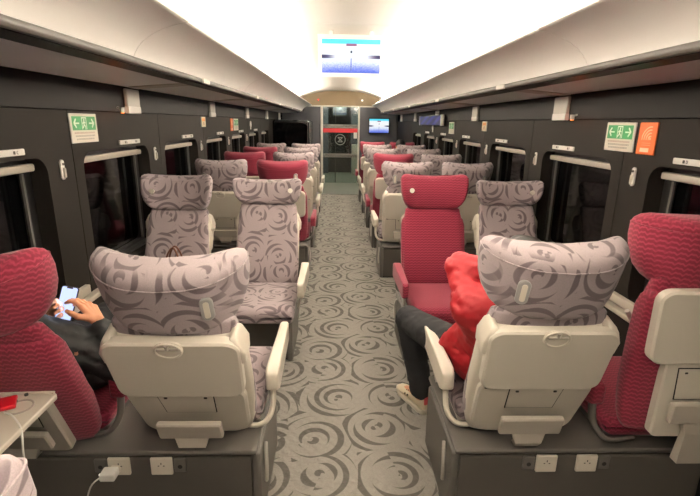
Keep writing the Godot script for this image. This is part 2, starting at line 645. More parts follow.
func build_bin(s: int, side: String):
	var o := thing("overhead_luggage_bin", "long white closed luggage bin with curved doors above the %s seats" % side, "luggage bin", Vector3(0.03, 0, 0))
	# curved door panels
	var face := []
	var pts := [Vector2(0.985, 1.805), Vector2(0.972, 1.832), Vector2(0.945, 1.865), Vector2(0.905, 1.895), Vector2(0.855, 1.920), Vector2(0.80, 1.938), Vector2(0.745, 1.950)]
	for i in pts.size() - 1:
		for k in 3:
			face.append(pts[i].cubic_interpolate(pts[i + 1], pts[max(i - 1, 0)], pts[min(i + 2, pts.size() - 1)], k / 3.0))
	face.append(pts[-1])
	var prof := face.duplicate()
	prof.append(Vector2(0.745, 1.962))
	var back := face.duplicate()
	back.reverse()
	for p in back:
		prof.append(p + Vector2(0.018, 0.012))
	prof.remove_at(face.size() + 1)
	var z := 1.75
	var ends := [1.75, 0.3, -2.13, -4.56, -6.99, -9.42, -11.95]
	for i in ends.size() - 1:
		obj("bin_door", sweep(prof, ends[i] - 0.003, ends[i + 1] + 0.003, s), M.bin, o)
	# top board that carries the light strip
	obj("top_board", sweep([Vector2(0.76, 1.962), Vector2(0.95, 1.970), Vector2(1.50, 1.970), Vector2(1.50, 1.985), Vector2(0.95, 1.985), Vector2(0.76, 1.975)], 1.75, -11.95, s), M.ceiling, o)
	# the lip rail, the dark channel under it, the grey underside
	obj("lip_rail", sweep([Vector2(0.972, 1.782), Vector2(0.985, 1.778), Vector2(1.0, 1.782), Vector2(1.0, 1.806), Vector2(0.985, 1.812), Vector2(0.972, 1.806)], 1.75, -11.95, s), M.lip, o)
	obj("channel", sweep([Vector2(0.996, 1.777), Vector2(1.08, 1.772), Vector2(1.08, 1.80), Vector2(0.996, 1.80)], 1.75, -11.95, s), M.dark_channel, o)
	var e2 := [1.75, -0.2, -2.2, -4.2, -6.2, -8.2, -10.2, -11.95]
	for i in e2.size() - 1:
		obj("underside_panel", sweep([Vector2(1.078, 1.781), Vector2(1.47, 1.752), Vector2(1.47, 1.765), Vector2(1.078, 1.794)], e2[i] - 0.002, e2[i + 1] + 0.002, s), M.bin_under, o)
	# brackets every two metres: cap on the lip, arm across the underside, plate down the wall
	for k in 6:
		var zb := -1.2 - 2.0 * k
		var cap := obj("bracket", join([
			sweep([Vector2(1.08, 1.775), Vector2(1.44, 1.745), Vector2(1.44, 1.752), Vector2(1.08, 1.785)], zb + 0.075, zb - 0.075, s),
			[rbox(Vector3(0.024, 0.15, 0.19), 0.006), Transform3D(Basis(), Vector3(s * 1.428 - 0.03, 1.664, zb))],
			[rbox(Vector3(0.018, 0.03, 0.15), 0.005), Transform3D(Basis(), Vector3(s * 0.971, 1.795, zb))]]), M.bracket, o)
		obj("bracket_foot", rbox(Vector3(0.028, 0.045, 0.192), 0.005, Vector3(s * 1.427 - 0.03, 1.61, zb)), M.white, cap)
	# the light strip lying in the cove
	var st := thing("cove_light_strip", "warm white light strip hidden along the top of the %s luggage bin" % side, "light")
	obj("strip", rbox(Vector3(0.10, 0.010, 13.1), 0.004), M.strip_glow, st, Transform3D(Basis(Vector3(0, 0, 1), -s * 0.34), Vector3(s * 0.876, 1.983, -4.9)))
	obj("holder", box(Vector3(0.11, 0.010, 13.1)), M.ceiling, st, Transform3D(Basis(Vector3(0, 0, 1), -s * 0.34), Vector3(s * 0.882, 1.975, -4.9)))

func build_ceiling():
	var c := struct("ceiling", "white arched ceiling panels lit from both coves", "ceiling")
	var ends := [1.8, 0.2, -1.2, -2.6, -4.0, -5.4, -6.8, -8.2, -9.6, -11.0, -12.2]
	for i in ends.size() - 1:
		var low := []
		for k in 25:
			var x := -1.0 + 2.0 * k / 24
			low.append(Vector2(x, 2.31 - 0.16 * pow(absf(x), 2.6)))
		var prof := low.duplicate()
		for k in 25:
			var q = low[24 - k]
			prof.append(q + Vector2(0, 0.03))
		obj("ceiling_panel", sweep(prof, ends[i] - 0.004, ends[i + 1] + 0.004, 1), M.ceiling, c)
	obj("roof_board", box(Vector3(3.2, 0.04, 16.8), Vector3(0, 2.38, -6.4)), M.ceiling, c)
	for s in [-1, 1]:
		obj("cove_back", sweep([Vector2(0.98, 1.975), Vector2(1.0, 1.975), Vector2(1.0, 2.40), Vector2(0.98, 2.40)], 1.8, -12.2, s), M.ceiling, c)

func build_end_wall():
	var z := -12.2
	var e := struct("wall_end", "dark grey end wall with a brown arched header round the glass door", "wall")
	for s in [-1, 1]:
		obj("wall_panel", box(Vector3(0.98, 1.94, 0.06), Vector3(s * 0.99, 0.97, z - 0.03)), M.wall_end, e)
	obj("header", box(Vector3(3.0, 0.48, 0.06), Vector3(0, 2.18, z - 0.03)), M.header, e)
	obj("cross_bar", rbox(Vector3(2.9, 0.03, 0.03), 0.006, Vector3(0, 1.94, z + 0.012)), M.door_bar, e)
	var d := struct("door_1", "glass sliding door with a red band and a round etched mark at the carriage end", "door")
	for s in [-1, 1]:
		obj("door_post", rbox(Vector3(0.06 if s < 0 else 0.045, 1.925, 0.05), 0.008, Vector3(s * 0.475, 0.963, z + 0.01)), M.door_bar, d)
	obj("pane", box(Vector3(0.90, 1.92, 0.012), Vector3(0, 0.96, z - 0.03)), M.door_glass, d)
	obj("inner_stile", box(Vector3(0.018, 1.92, 0.02), Vector3(-0.12, 0.96, z - 0.05)), M.lip, d)
	obj("red_band", box(Vector3(0.89, 0.10, 0.003), Vector3(0, 1.345, z - 0.021)), M.stripe_red, d)
	obj("white_band", box(Vector3(0.89, 0.09, 0.003), Vector3(0, 1.45, z - 0.021)), M.etched, d)
	# broken strokes on the two frosted bands
	var rng := RandomNumberGenerator.new()
	rng.seed = 4
	var strokes := []
	for k in 26:
		var x := -0.42 + 0.84 * k / 25.0
		for y in [1.45, 0.71]:
			var b := Basis(Vector3(0, 0, 1), rng.randf_range(-1.0, 1.0))
			strokes.append([box(Vector3(0.014, 0.06, 0.003)), Transform3D(b, Vector3(x, y + rng.randf_range(-0.012, 0.012), z - 0.0185))])
	obj("lower_band", box(Vector3(0.89, 0.10, 0.003), Vector3(0, 0.71, z - 0.021)), M.etched, d)
	obj("band_strokes", join(strokes), M.base_grey, d)
	var ring := []
	for k in 33:
		ring.append(Vector3(cos(TAU * k / 32.0) * 0.13, 1.115 + sin(TAU * k / 32.0) * 0.13, z - 0.02))
	obj("round_mark", join([tube(ring, 0.009, 5),
		tube([Vector3(-0.06, 1.17, z - 0.02), Vector3(0.06, 1.06, z - 0.02)], 0.011, 5),
		tube([Vector3(-0.06, 1.06, z - 0.02), Vector3(0.06, 1.17, z - 0.02)], 0.011, 5),
		tube([Vector3(-0.06, 1.17, z - 0.02), Vector3(0.06, 1.17, z - 0.02)], 0.010, 5),
		tube([Vector3(-0.06, 1.06, z - 0.02), Vector3(0.06, 1.06, z - 0.02)], 0.010, 5)]), M.etched, d)
	obj("notice", box(Vector3(0.085, 0.15, 0.003), Vector3(0.39, 1.225, z - 0.02)), M.white, d)
	# the vestibule behind
	var v := struct("wall_vestibule", "dim grey vestibule seen through the end door", "wall")
	for s in [-1, 1]:
		obj("wall_panel", box(Vector3(0.06, 2.4, 2.6), Vector3(s * 1.2, 1.2, -13.56)), M.wall_end, v)
		obj("return_panel", box(Vector3(0.9, 2.2, 0.05), Vector3(s * 0.8, 1.1, -14.6)), M.wall_end, v)
	obj("far_panel", box(Vector3(2.5, 2.4, 0.06), Vector3(0, 1.2, -14.9)), M.wall, v)
	obj("cabinet_front", rbox(Vector3(0.5, 0.9, 0.3), 0.01, Vector3(0.62, 0.45, -14.3)), M.ledge, v)
	var lamp := thing("added_vestibule_lamp", "small round ceiling lamp added to light the vestibule behind the glass door", "light", Vector3(0, 2.18, -13.4))  # unseen lamp, added to brighten the vestibule through the door glass
	obj("diffuser", tube([Vector3(0, 0, 0), Vector3(0, 0.02, 0)], 0.08, 16), M.white_dot, lamp)
	var l := OmniLight3D.new()
	l.name = "added_vestibule_light"
	l.light_energy = 4.0
	l.light_color = Color(0.9, 1.0, 0.9)
	l.light_size = 0.08
	l.omni_range = 6.0
	l.omni_attenuation = 2.0
	l.shadow_enabled = true
	l.position = Vector3(0, 2.1, -13.4)
	add_child(l)
	for q in [[-0.56, "red_dot", "small red indicator lamp on the brown header above the door"], [0.55, "white_dot", "small white indicator lamp on the brown header above the door"]]:
		var il := thing("indicator_lamp", q[2], "lamp", Vector3(q[0], 2.09, z + 0.002))
		obj("lens", tube([Vector3(0, 0, 0), Vector3(0, 0, 0.012)], 0.022, 12), M[q[1]], il)
		obj("bezel", tube([Vector3(0, 0, 0), Vector3(0, 0, 0.006)], 0.032, 14), M.lip, il)
	# luggage cabinet beyond the last left seats
	var cb := thing("luggage_cabinet", "tall dark glass-fronted luggage cabinet behind the last left seats", "cabinet", Vector3(-1.06, 0, -10.9))
	obj("body", rbox(Vector3(0.78, 1.58, 1.6), 0.05, Vector3(0, 0.79, 0)), M.cabinet, cb)
	obj("glass_front", prism(round_rect(0.70, 1.44, 0.09, 6), 0.80, 0.815, 0.004), M.dark_glass, cb, Transform3D(Basis(), Vector3(0, 0.80, 0)))
	obj("edge_rail", tube(curve([Vector3(0.355, 0.1, 0.82), Vector3(0.355, 1.42, 0.82), Vector3(0.30, 1.53, 0.82), Vector3(-0.34, 1.54, 0.82)], 5), 0.006, 6), M.lip, cb)

# ------------------------------------------------------------------ signs and screens
func px_rect(im: Image, x: float, y: float, w: float, h: float, c: Color):
	im.fill_rect(Rect2i(int(x), int(y), int(max(w, 1)), int(max(h, 1))), c)

func px_line(im: Image, a: Vector2, b: Vector2, w: float, c: Color):
	var n := int(a.distance_to(b) * 2) + 1
	for i in n + 1:
		var p := a.lerp(b, float(i) / n)
		px_rect(im, p.x - w / 2, p.y - w / 2, w, w, c)

func image_mat(key: String, im: Image, rough := 0.45) -> StandardMaterial3D:
	im.generate_mipmaps()
	var m := mat(key, Color.WHITE, rough)
	m.albedo_texture = ImageTexture.create_from_image(im)
	return m

func exit_image() -> Image:
	var im := Image.create(256, 144, false, Image.FORMAT_RGB8)
	im.fill(rgb(222, 216, 202))
	var g := rgb(24, 132, 66)
	var w := rgb(226, 232, 216)
	px_rect(im, 14, 12, 228, 70, g)
	# arrows
	for s in [-1, 1]:
		var cx: float = 128 + s * 74
		px_line(im, Vector2(cx - 22, 47), Vector2(cx + 22, 47), 8, w)
		px_line(im, Vector2(cx + s * 22, 47), Vector2(cx + s * 4, 27), 8, w)
		px_line(im, Vector2(cx + s * 22, 47), Vector2(cx + s * 4, 67), 8, w)
	# doorway and the running figure
	px_rect(im, 104, 16, 48, 62, w)
	px_rect(im, 110, 22, 36, 56, g)
	px_rect(im, 124, 24, 10, 10, w)
	px_line(im, Vector2(128, 36), Vector2(126, 54), 9, w)
	px_line(im, Vector2(128, 40), Vector2(140, 46), 5, w)
	px_line(im, Vector2(126, 40), Vector2(114, 48), 5, w)
	px_line(im, Vector2(126, 54), Vector2(138, 64), 6, w)
	px_line(im, Vector2(138, 64), Vector2(138, 76), 6, w)
	px_line(im, Vector2(126, 54), Vector2(118, 66), 6, w)
	px_line(im, Vector2(118, 66), Vector2(108, 72), 6, w)
	var rng := RandomNumberGenerator.new()
	rng.seed = 3
	for row in 3:
		var y := 92 + row * 16
		var col := rgb(150, 110, 96) if row == 0 else rgb(120, 116, 106)
		var x := 26 + row * 6
		while x < 226 - row * 6:
			var cw := rng.randi_range(3, 8)
			px_rect(im, x, y, cw, 2, col)
			px_rect(im, x, y + 5, cw, 2, col)
			px_rect(im, x + rng.randi_range(0, 3), y, 2, 8, col)
			x += cw + 2
	return im

func wifi_image() -> Image:
	var im := Image.create(96, 120, false, Image.FORMAT_RGB8)
	im.fill(rgb(222, 104, 44))
	var w := rgb(240, 196, 160)
	for k in 4:
		var r := 12.0 + k * 12.0
		for i in 40:
			var a := PI / 2 * i / 39.0
			px_rect(im, 70 - cos(a) * r - 2, 62 - sin(a) * r - 2, 5, 5, w)
	px_rect(im, 64, 56, 8, 8, w)
	for x in range(26, 72, 5):
		px_rect(im, x, 76, 3, 2, w)
		px_rect(im, x, 84, 3, 2, w)
	px_rect(im, 20, 96, 50, 16, rgb(238, 206, 180))
	return im

func wall_sign(called: String, label: String, s: int, y: float, z: float, w: float, h: float, m: Material, edge: Material, cat := "sign", group := ""):
	var o := thing(called, label, cat, Vector3.ZERO, 0, group)
	o.transform = wall_xf(s, y, z)
	obj("board", rbox(Vector3(w, h, 0.008), 0.003, Vector3(0, 0, 0.004)), edge, o)
	obj("face", quad(w - 0.006, h - 0.006, 0.0086), m, o)

func build_signs():
	var ex := image_mat("exit_print", exit_image())
	var wi := image_mat("wifi_print", wifi_image())
	var po := Image.create(48, 48, false, Image.FORMAT_RGB8)
	po.fill(rgb(232, 214, 180))  # warm light on a white notice, put into its cream and orange
	px_rect(po, 6, 6, 36, 14, rgb(226, 150, 70))
	px_rect(po, 20, 24, 10, 16, rgb(170, 110, 70))
	var pm := image_mat("warm_lit_print", po)
	wall_sign("exit_sign", "green and white exit sign with two arrows on the left wall, nearest window", -1, 1.502, -2.615, 0.272, 0.152, ex, M.white, "exit sign", "exit signs")
	wall_sign("exit_sign", "green and white exit sign on the right wall beside the large orange panel", 1, 1.500, -2.535, 0.262, 0.152, ex, M.white, "exit sign", "exit signs")
	wall_sign("wireless_sign", "orange sign with white signal arcs on the right wall, nearest the viewer", 1, 1.498, -2.305, 0.135, 0.156, wi, M.orange, "sign", "wireless signs")
	wall_sign("exit_sign", "small far exit sign on the left wall beside an orange panel", -1, 1.50, -6.50, 0.272, 0.152, ex, M.white, "exit sign", "exit signs")
	wall_sign("wireless_sign", "small far orange panel on the left wall beside the exit sign", -1, 1.50, -6.24, 0.135, 0.156, wi, M.orange, "sign", "wireless signs")
	wall_sign("exit_sign", "small far green exit sign alone on the right wall", 1, 1.50, -6.35, 0.272, 0.152, ex, M.white, "exit sign", "exit signs")
	for s in [-1, 1]:
		wall_sign("warm_notice", "small white notice with warm light painted into its face below the second bracket on the %s wall" % ("left" if s < 0 else "right"), s, 1.535, -4.93, 0.15, 0.10, pm, M.white, "notice", "small wall notices")
		var cp := thing("call_plate", "small white round plate on the %s wall far down the carriage" % ("left" if s < 0 else "right"), "plate", Vector3.ZERO, 0, "round wall plates")
		cp.transform = wall_xf(s, 1.50, -7.6)
		obj("disc", tube([Vector3.ZERO, Vector3(0, 0, 0.01)], 0.05, 16), M.white, cp)
		obj("tab", rbox(Vector3(0.05, 0.06, 0.008), 0.003, Vector3(0, -0.05, 0.004)), M.white, cp)
	# warm reading spots beside the first brackets
	for s in [-1, 1]:
		var sp := thing("reading_spot", "tiny warm reading lamp under the bin beside the near bracket on the %s" % ("left" if s < 0 else "right"), "lamp", Vector3(s * 1.405, 1.592, -2.99))
		obj("lens", tube([Vector3(0, 0, 0), Vector3(0, -0.006, 0)], 0.010, 10), M.warm_dot, sp)
		obj("housing", tube([Vector3(0, 0.03, 0), Vector3(0, 0.0, 0)], 0.014, 10), M.bracket, sp)
		obj("arm", tube([Vector3(0, 0.02, 0), Vector3(s * 0.03, 0.03, 0)], 0.006, 8), M.bracket, sp)
		var l := OmniLight3D.new()
		l.name = "reading_light"
		l.light_energy = 0.003
		l.light_color = Color(1.0, 0.5, 0.2)
		l.light_size = 0.01
		l.omni_attenuation = 2.0
		l.omni_range = 5.0
		l.shadow_enabled = true
		l.position = Vector3(s * 1.405, 1.575, -2.99)
		add_child(l, true)

func screen_image(hot: bool) -> Image:
	var w := 192
	var h := 108
	var im := Image.create(w, h, false, Image.FORMAT_RGB8)
	var rng := RandomNumberGenerator.new()
	rng.seed = 8
	for y in h:
		for x in w:
			var u := absf(float(x) / w - 0.5) * 2.0
			var v := float(y) / h
			var c := Color(1, 1, 1)
			if v < 0.13:
				c = Color(0.35, 0.9, 1.0)
			elif v < 0.46:
				c = Color(0.97, 0.99, 1.0)
			elif v < 0.56:
				c = Color(0.97, 0.98, 1.0).lerp(Color(0.16, 0.16, 0.36), smoothstep(0.45, 0.95, u))
			else:
				var k := (v - 0.56) / 0.44
				var road := smoothstep(0.15, 1.0, k + rng.randf_range(-0.25, 0.25))
				c = Color(0.93, 0.96, 1.0).lerp(Color(0.25, 0.36, 0.88), road * (0.75 if u > k * 0.9 + 0.1 else 0.9))
			im.set_pixel(x, y, c)
	px_rect(im, 80, 14, 34, 8, rgb(150, 90, 130))
	px_rect(im, 94, 36, 6, 8, rgb(60, 70, 90))
	px_rect(im, 95, 60, 3, 40, rgb(90, 110, 190))
	return im

func monitor(called: String, label: String, at: Vector3, turn: float, tilt: float, w: float, h: float, rim: float, frame: Material, face: Material, hang: float):
	var o := thing(called, label, "monitor", at)
	o.transform = Transform3D(Basis(Vector3.UP, turn) * Basis(Vector3.RIGHT, tilt), at)
	obj("frame", holed(Rect2(-w / 2, -h / 2, w, h), (func():
		var p := PackedVector2Array()
		for q in round_rect(w - 2 * rim, h - 2 * rim, 0.004, 3):
			p.append(q)
		return p).call(), -0.01, 0.012), frame, o)
	obj("screen", box(Vector3(w - 2 * rim + 0.004, h - 2 * rim + 0.004, 0.006), Vector3(0, 0, -0.006)), M.black, o)
	obj("picture", quad(w - 2 * rim, h - 2 * rim, -0.002), face, o)
	obj("back_cover", rbox(Vector3(w - 0.02, h - 0.02, 0.04), 0.012, Vector3(0, 0, -0.028)), frame, o)
	if hang > 0:
		for s in [-1, 1]:
			obj("hanger", rbox(Vector3(0.03, hang, 0.03), 0.006, Vector3(s * w * 0.3, h / 2 + hang / 2 - 0.02, -0.045)), frame, o)

func screen_mat(key: String, im: Image, e: float) -> StandardMaterial3D:
	im.generate_mipmaps()
	var m := mat(key, Color(0.02, 0.02, 0.02), 0.3)
	m.emission_enabled = true
	m.emission_texture = ImageTexture.create_from_image(im)
	m.emission_energy_multiplier = e
	return m

func screen_light(at: Vector3, dir: Vector3, w: float, h: float, e: float, c: Color):
	var a := AreaLight3D.new()
	a.name = "screen_light"
	a.area_size = Vector2(w, h)
	a.light_energy = e
	a.light_color = c
	a.shadow_enabled = true
	add_child(a, true)
	a.look_at_from_position(at, at + dir, Vector3.UP)

func build_screens():
	var sm := screen_mat("screen_main", screen_image(true), 1.15)
	monitor("ceiling_monitor", "white framed monitor hanging from the ceiling over the aisle, showing a bright blue picture", Vector3(0.03, 2.095, -4.2), 0.0, deg_to_rad(6), 0.565, 0.335, 0.034, M.white, sm, 0.05)
	var s2 := screen_mat("screen_end", screen_image(false), 0.95)
	monitor("wall_monitor", "black framed monitor showing a blue picture on the end wall, right of the door", Vector3(0.99, 1.475, -12.15), 0.0, 0.0, 0.56, 0.40, 0.03, M.black, s2, 0.0)
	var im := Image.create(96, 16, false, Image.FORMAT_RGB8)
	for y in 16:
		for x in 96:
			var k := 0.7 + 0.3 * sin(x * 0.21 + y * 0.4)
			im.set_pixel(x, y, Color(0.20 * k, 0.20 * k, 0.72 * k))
	var s3 := screen_mat("blue_panel_glow", im, 0.5)
	var o := thing("blue_glow_panel", "long blue glowing panel under the right luggage bin near the carriage end", "monitor", Vector3.ZERO)  # blue glow put into a plain panel between two end caps
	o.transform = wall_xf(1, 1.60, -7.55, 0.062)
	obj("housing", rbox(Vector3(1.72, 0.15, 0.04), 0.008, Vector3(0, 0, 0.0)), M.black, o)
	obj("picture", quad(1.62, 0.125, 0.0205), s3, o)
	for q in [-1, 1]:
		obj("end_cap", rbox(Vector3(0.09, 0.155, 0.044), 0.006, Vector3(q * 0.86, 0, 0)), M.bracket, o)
	var im2 := Image.create(32, 20, false, Image.FORMAT_RGB8)
	im2.fill(Color(0.22, 0.28, 0.5))
	px_rect(im2, 6, 6, 20, 8, Color(0.35, 0.42, 0.62))
	var s4 := screen_mat("screen_vestibule", im2, 0.6)
	monitor("vestibule_monitor", "dim blue monitor seen through the glass of the end door", Vector3(0.0, 1.86, -14.2), 0.0, 0.0, 0.42, 0.24, 0.02, M.black, s4, 0.35)

# ------------------------------------------------------------------ seats
# local frame: seat faces -z, back towards +z; bv() turns (across, up the back, behind the back) into a point
var lean := 0.0
var back_foot := 0.45
func bv(x: float, t: float, n: float) -> Vector3:
	return Vector3(x, back_foot + t * cos(lean) - n * sin(lean), 0.27 + t * sin(lean) + n * cos(lean))

func bend_ring(w: float, d: float, nc: float, wing: float, t: float, ex := 0.45, ey := 0.6, count := 32, lift := 0.0) -> PackedVector3Array:
	var r := PackedVector3Array()
	for k in count:
		var a := TAU * k / count
		var c := cos(a)
		var s := sin(a)
		var x: float = w * signf(c) * pow(absf(c), ex)
		var dn: float = d * 0.5 * signf(s) * pow(absf(s), ey)
		var q: float = absf(x) / 0.24
		r.append(bv(x, t + lift * q * q, nc + dn - wing * pow(q, 2.4)))
	return r

func back_prism(poly: PackedVector2Array, n0: float, n1: float, b := 0.004) -> Array:
	# polygon in (x, t); n from n0 to n1
	var xf := Transform3D(Basis(Vector3(1, 0, 0), Vector3(0, cos(lean), sin(lean)), Vector3(0, -sin(lean), cos(lean))), Vector3(0, back_foot, 0.27))
	return [prism(poly, n0, n1, b), xf]

# the same, leaning in below the joint at t = 0.226
func low_prism(poly: PackedVector2Array, n0: float, n1: float, b := 0.004) -> Array:
	var q := back_prism(poly, n0, n1, b)
	var pivot := Vector3(0, 0.226, 0.112)
	q[1] = q[1] * Transform3D(Basis(), pivot) * Transform3D(Basis(Vector3.RIGHT, deg_to_rad(7.0)), Vector3.ZERO) * Transform3D(Basis(), -pivot)
	return q

func moved(p: PackedVector2Array, by: Vector2) -> PackedVector2Array:
	var q := PackedVector2Array()
	for v in p:
		q.append(v + by)
	return q

func make_seat(red: bool, out: int, window: bool, lean_deg: float, raise: float, tray := false, tall := 1.0) -> Node3D:
	lean = deg_to_rad(lean_deg)
	back_foot = 0.525 if lean_deg < 5.0 else 0.45
	var o := Node3D.new()
	o.name = numbered("train_seat")
	add_child(o)
	var cloth = M.red_fabric if red else M.grey_fabric
	# cushion
	var rings := []
	for e in [[-0.262, 0.10, 0.222], [-0.258, 0.07, 0.232], [-0.245, 0.035, 0.236], [-0.215, 0.008, 0.238], [-0.10, 0.0, 0.238], [0.10, 0.0, 0.238], [0.24, 0.0, 0.236], [0.27, 0.02, 0.23]]:
		var top: float = 0.462 - e[1] * 0.45 - (0.012 if e[0] > 0.05 else 0.0)
		var bot: float = 0.372 + e[1] * 0.30 - 0.030 * smoothstep(-0.08, -0.24, e[0])
		var ring := PackedVector3Array()
		for v in round_rect(e[2] * 2, top - bot, 0.035, 4):
			var dip := 0.012 * (1.0 - pow(v.x / e[2], 2.0)) if v.y > 0 else 0.0
			ring.append(Vector3(v.x, (top + bot) / 2 + v.y - dip, e[0]))
		rings.append(ring)
	obj("cushion", loft(rings), cloth, o)
	obj("cushion_tray", rbox(Vector3(0.44, 0.030, 0.38), 0.010, Vector3(0, 0.361, 0.05)), M.shell_grey if not red else M.base_light, o)
	# backrest pad
	rings = []
	for e in [[-0.03, 0.198, 0.05, 0.05], [-0.015, 0.212, 0.075, 0.042], [0.03, 0.222, 0.085, 0.036], [0.12, 0.225, 0.095, 0.030], [0.22, 0.223, 0.09, 0.034], [0.34, 0.218, 0.085, 0.038], [0.46, 0.210, 0.08, 0.040], [0.522, 0.200, 0.06, 0.044], [0.535, 0.186, 0.035, 0.05]]:
		rings.append(bend_ring(e[1], e[2], e[3], 0.018, e[0] + (maxf(raise, 0.0) if e[0] > 0.4 else 0.0), 0.35, 0.55, 28))
	obj("backrest", loft(rings), cloth, o)
	# body behind the pad: red cloth on red seats, pale plastic on grey ones
	rings = []
	for e in [[-0.075, 0.168, 0.03], [-0.068, 0.193, 0.050], [-0.045, 0.204, 0.056], [0.0, 0.216, 0.060], [0.10, 0.224, 0.066], [0.20, 0.226, 0.080], [0.30, 0.226, 0.096], [0.42, 0.224, 0.090], [0.46, 0.216, 0.072], [0.485, 0.198, 0.05]]:
		var grow := 0.008 if red else 0.0
		rings.append(bend_ring(e[1] + grow, e[2] + grow, 0.056 if e[0] > 0.25 else 0.050, 0.022, e[0], 0.3, 0.5, 28))
	obj("back_body", loft(rings), cloth if red else M.shell, o)
	# rear shell: upper panel, lower panel, flap, footrest on its stem
	var up := PackedVector2Array()
	for v in round_rect(0.446, 0.32, 0.05, 5):
		up.append(Vector2(v.x * (0.965 + 0.11 * (v.y + 0.16)), v.y * 0.85 + (0.362 + (0.015 if red else 0.0))))
	var upm := back_prism(up, 0.085, 0.128, 0.007)
	if not tray:
		obj("shell_panel", upm[0], M.shell, o, upm[1])
	else:
		fold_out_tray(o)
	var lo := PackedVector2Array()
	for v in round_rect(0.425, 0.335, 0.075, 6):
		lo.append(Vector2(v.x * (0.93 + 0.25 * (v.y + 0.1675)), v.y + 0.10))
	if red:
		lo = PackedVector2Array()
		for v in round_rect(0.29, 0.33, 0.03, 5):
			lo.append(Vector2(v.x + 0.0, v.y + 0.10))
	var lom := back_prism(lo, 0.080, 0.118, 0.006) if red else low_prism(lo, 0.080, 0.112, 0.008)
	obj("lower_shell", lom[0], M.shell_grey if tray else M.shell, o, lom[1])  # tray seat: shade on the pale shell is put in as a greyer colour
	var flap := PackedVector2Array([Vector2(-0.098, 0.222), Vector2(0.098, 0.222), Vector2(0.090, 0.10), Vector2(-0.090, 0.10)])
	var rec := PackedVector2Array()
	for v in flap:
		rec.append(Vector2(v.x * 1.03, (v.y - 0.161) * 1.05 + 0.161))
	var rcm := back_prism(rec, 0.112, 0.1203, 0.001) if red else low_prism(rec, 0.108, 0.1145, 0.001)
	obj("flap_joint_shadow", rcm[0], M.dark_gap, o, rcm[1])  # shadow line round the flap, drawn as a dark border
	var jn := back_prism(moved(round_rect(0.27 if red else 0.385, 0.014, 0.002, 2), Vector2(0, 0.226)), 0.105, 0.1132, 0.0008)
	obj("panel_joint_shadow", jn[0], M.dark_gap, o, jn[1])  # shadow below the upper panel edge, drawn as a dark strip
	var flm := back_prism(flap, 0.114, 0.1220, 0.002) if red else low_prism(flap, 0.110, 0.1160, 0.002)
	var fl := obj("flap", flm[0], M.shell, o, flm[1])
	for s in [-1, 1]:
		obj("latch", rbox(Vector3(0.012, 0.008, 0.006), 0.002, bv(s * 0.07, 0.206, 0.120 if red else 0.114) - Vector3.ZERO), M.base_grey, o)
	# footrest plate
	var fp := back_prism(moved(round_rect(0.235, 0.082, 0.008, 3), Vector2(0, 0.062)), 0.135, 0.160, 0.005)
	var foot := obj("footrest", fp[0], M.shell_grey, o, fp[1])
	var p0 := bv(0, 0.03, 0.146)
	obj("footrest_stem", loft([
		PackedVector3Array([p0 + Vector3(0.065, 0, 0.008), p0 + Vector3(-0.065, 0, 0.008), p0 + Vector3(-0.065, 0, -0.012), p0 + Vector3(0.065, 0, -0.012)]),
		PackedVector3Array([p0 + Vector3(0.05, -0.05, 0.012), p0 + Vector3(-0.05, -0.05, 0.012), p0 + Vector3(-0.05, -0.05, -0.012), p0 + Vector3(0.05, -0.05, -0.012)]),
		PackedVector3Array([Vector3(0.045, 0.365, 0.415), Vector3(-0.045, 0.365, 0.415), Vector3(-0.045, 0.365, 0.38), Vector3(0.045, 0.365, 0.38)])], true, true, true), M.shell_grey, o)
	# coat hook disc at the top of the shell
	var hk := back_prism(moved(round_rect(0.092, 0.072, 0.035, 6), Vector2(0, 0.476)), 0.122, 0.134, 0.003)
	var hook: MeshInstance3D = null
	if not tray:
		hook = obj("shell_hook", hk[0], M.shell, o, hk[1])
	var hp := []
	for k in 21:
		var a := TAU * k / 20.0
		hp.append(bv(cos(a) * 0.042, 0.476 + sin(a) * 0.032, 0.135))
	if hook:
		obj("hook_ring", tube(hp, 0.004, 6), M.shell, hook, hook.transform.affine_inverse())
		obj("hook_bar", join([tube([bv(-0.034, 0.486, 0.137), bv(0.034, 0.486, 0.137)], 0.005, 6), tube([bv(0, 0.486, 0.137), bv(0, 0.504, 0.137)], 0.007, 6)]), M.shell_grey, hook, hook.transform.affine_inverse())
	# shoulder caps on the grey seats
	if not red:
		for s in [-1, 1]:
			var cp := []
			for e in [[0.38, 0.012, 0.05], [0.392, 0.018, 0.065], [0.44, 0.020, 0.072], [0.485, 0.018, 0.068], [0.50, 0.010, 0.05]]:
				var ring := PackedVector3Array()
				for v in round_rect(e[1] * 2, e[2] * 2, e[1] * 0.8, 4):
					ring.append(bv(s * (0.216 - (0.015 if e[0] > 0.48 else 0.0)) + v.x, e[0], 0.068 + v.y * 0.72))
				cp.append(ring)
			obj("shoulder_cap", loft(cp), M.shell, o)
	# headrest
	var hr := raise + 0.018
	rings = []
	var nz := 0.035
	for e in [[0.500, 0.160, 0.06, 0.0], [0.506, 0.182, 0.09, 0.0], [0.523, 0.205, 0.112, 0.0], [0.553, 0.225, 0.124, -0.002], [0.60, 0.239, 0.134, -0.004], [0.655, 0.245, 0.140, -0.006], [0.700, 0.245, 0.138, -0.006], [0.720, 0.239, 0.128, -0.007], [0.735, 0.226, 0.106, -0.009], [0.744, 0.208, 0.07, -0.012], [0.748, 0.184, 0.035, -0.012]]:
		rings.append(bend_ring(e[1], e[2], nz + e[3] + 0.012, 0.095, 0.5 + (e[0] - 0.5) * tall + hr, 0.42, 0.62, 40, 0.006))
	var head := obj("headrest", loft(rings), cloth, o)
	var seam := []
	var sr := bend_ring(0.2445, 0.1395, nz + 0.006, 0.095, 0.5 + 0.203 * tall + hr, 0.42, 0.62, 80, 0.006)
	for k in 81:
		seam.append(sr[k % 80])
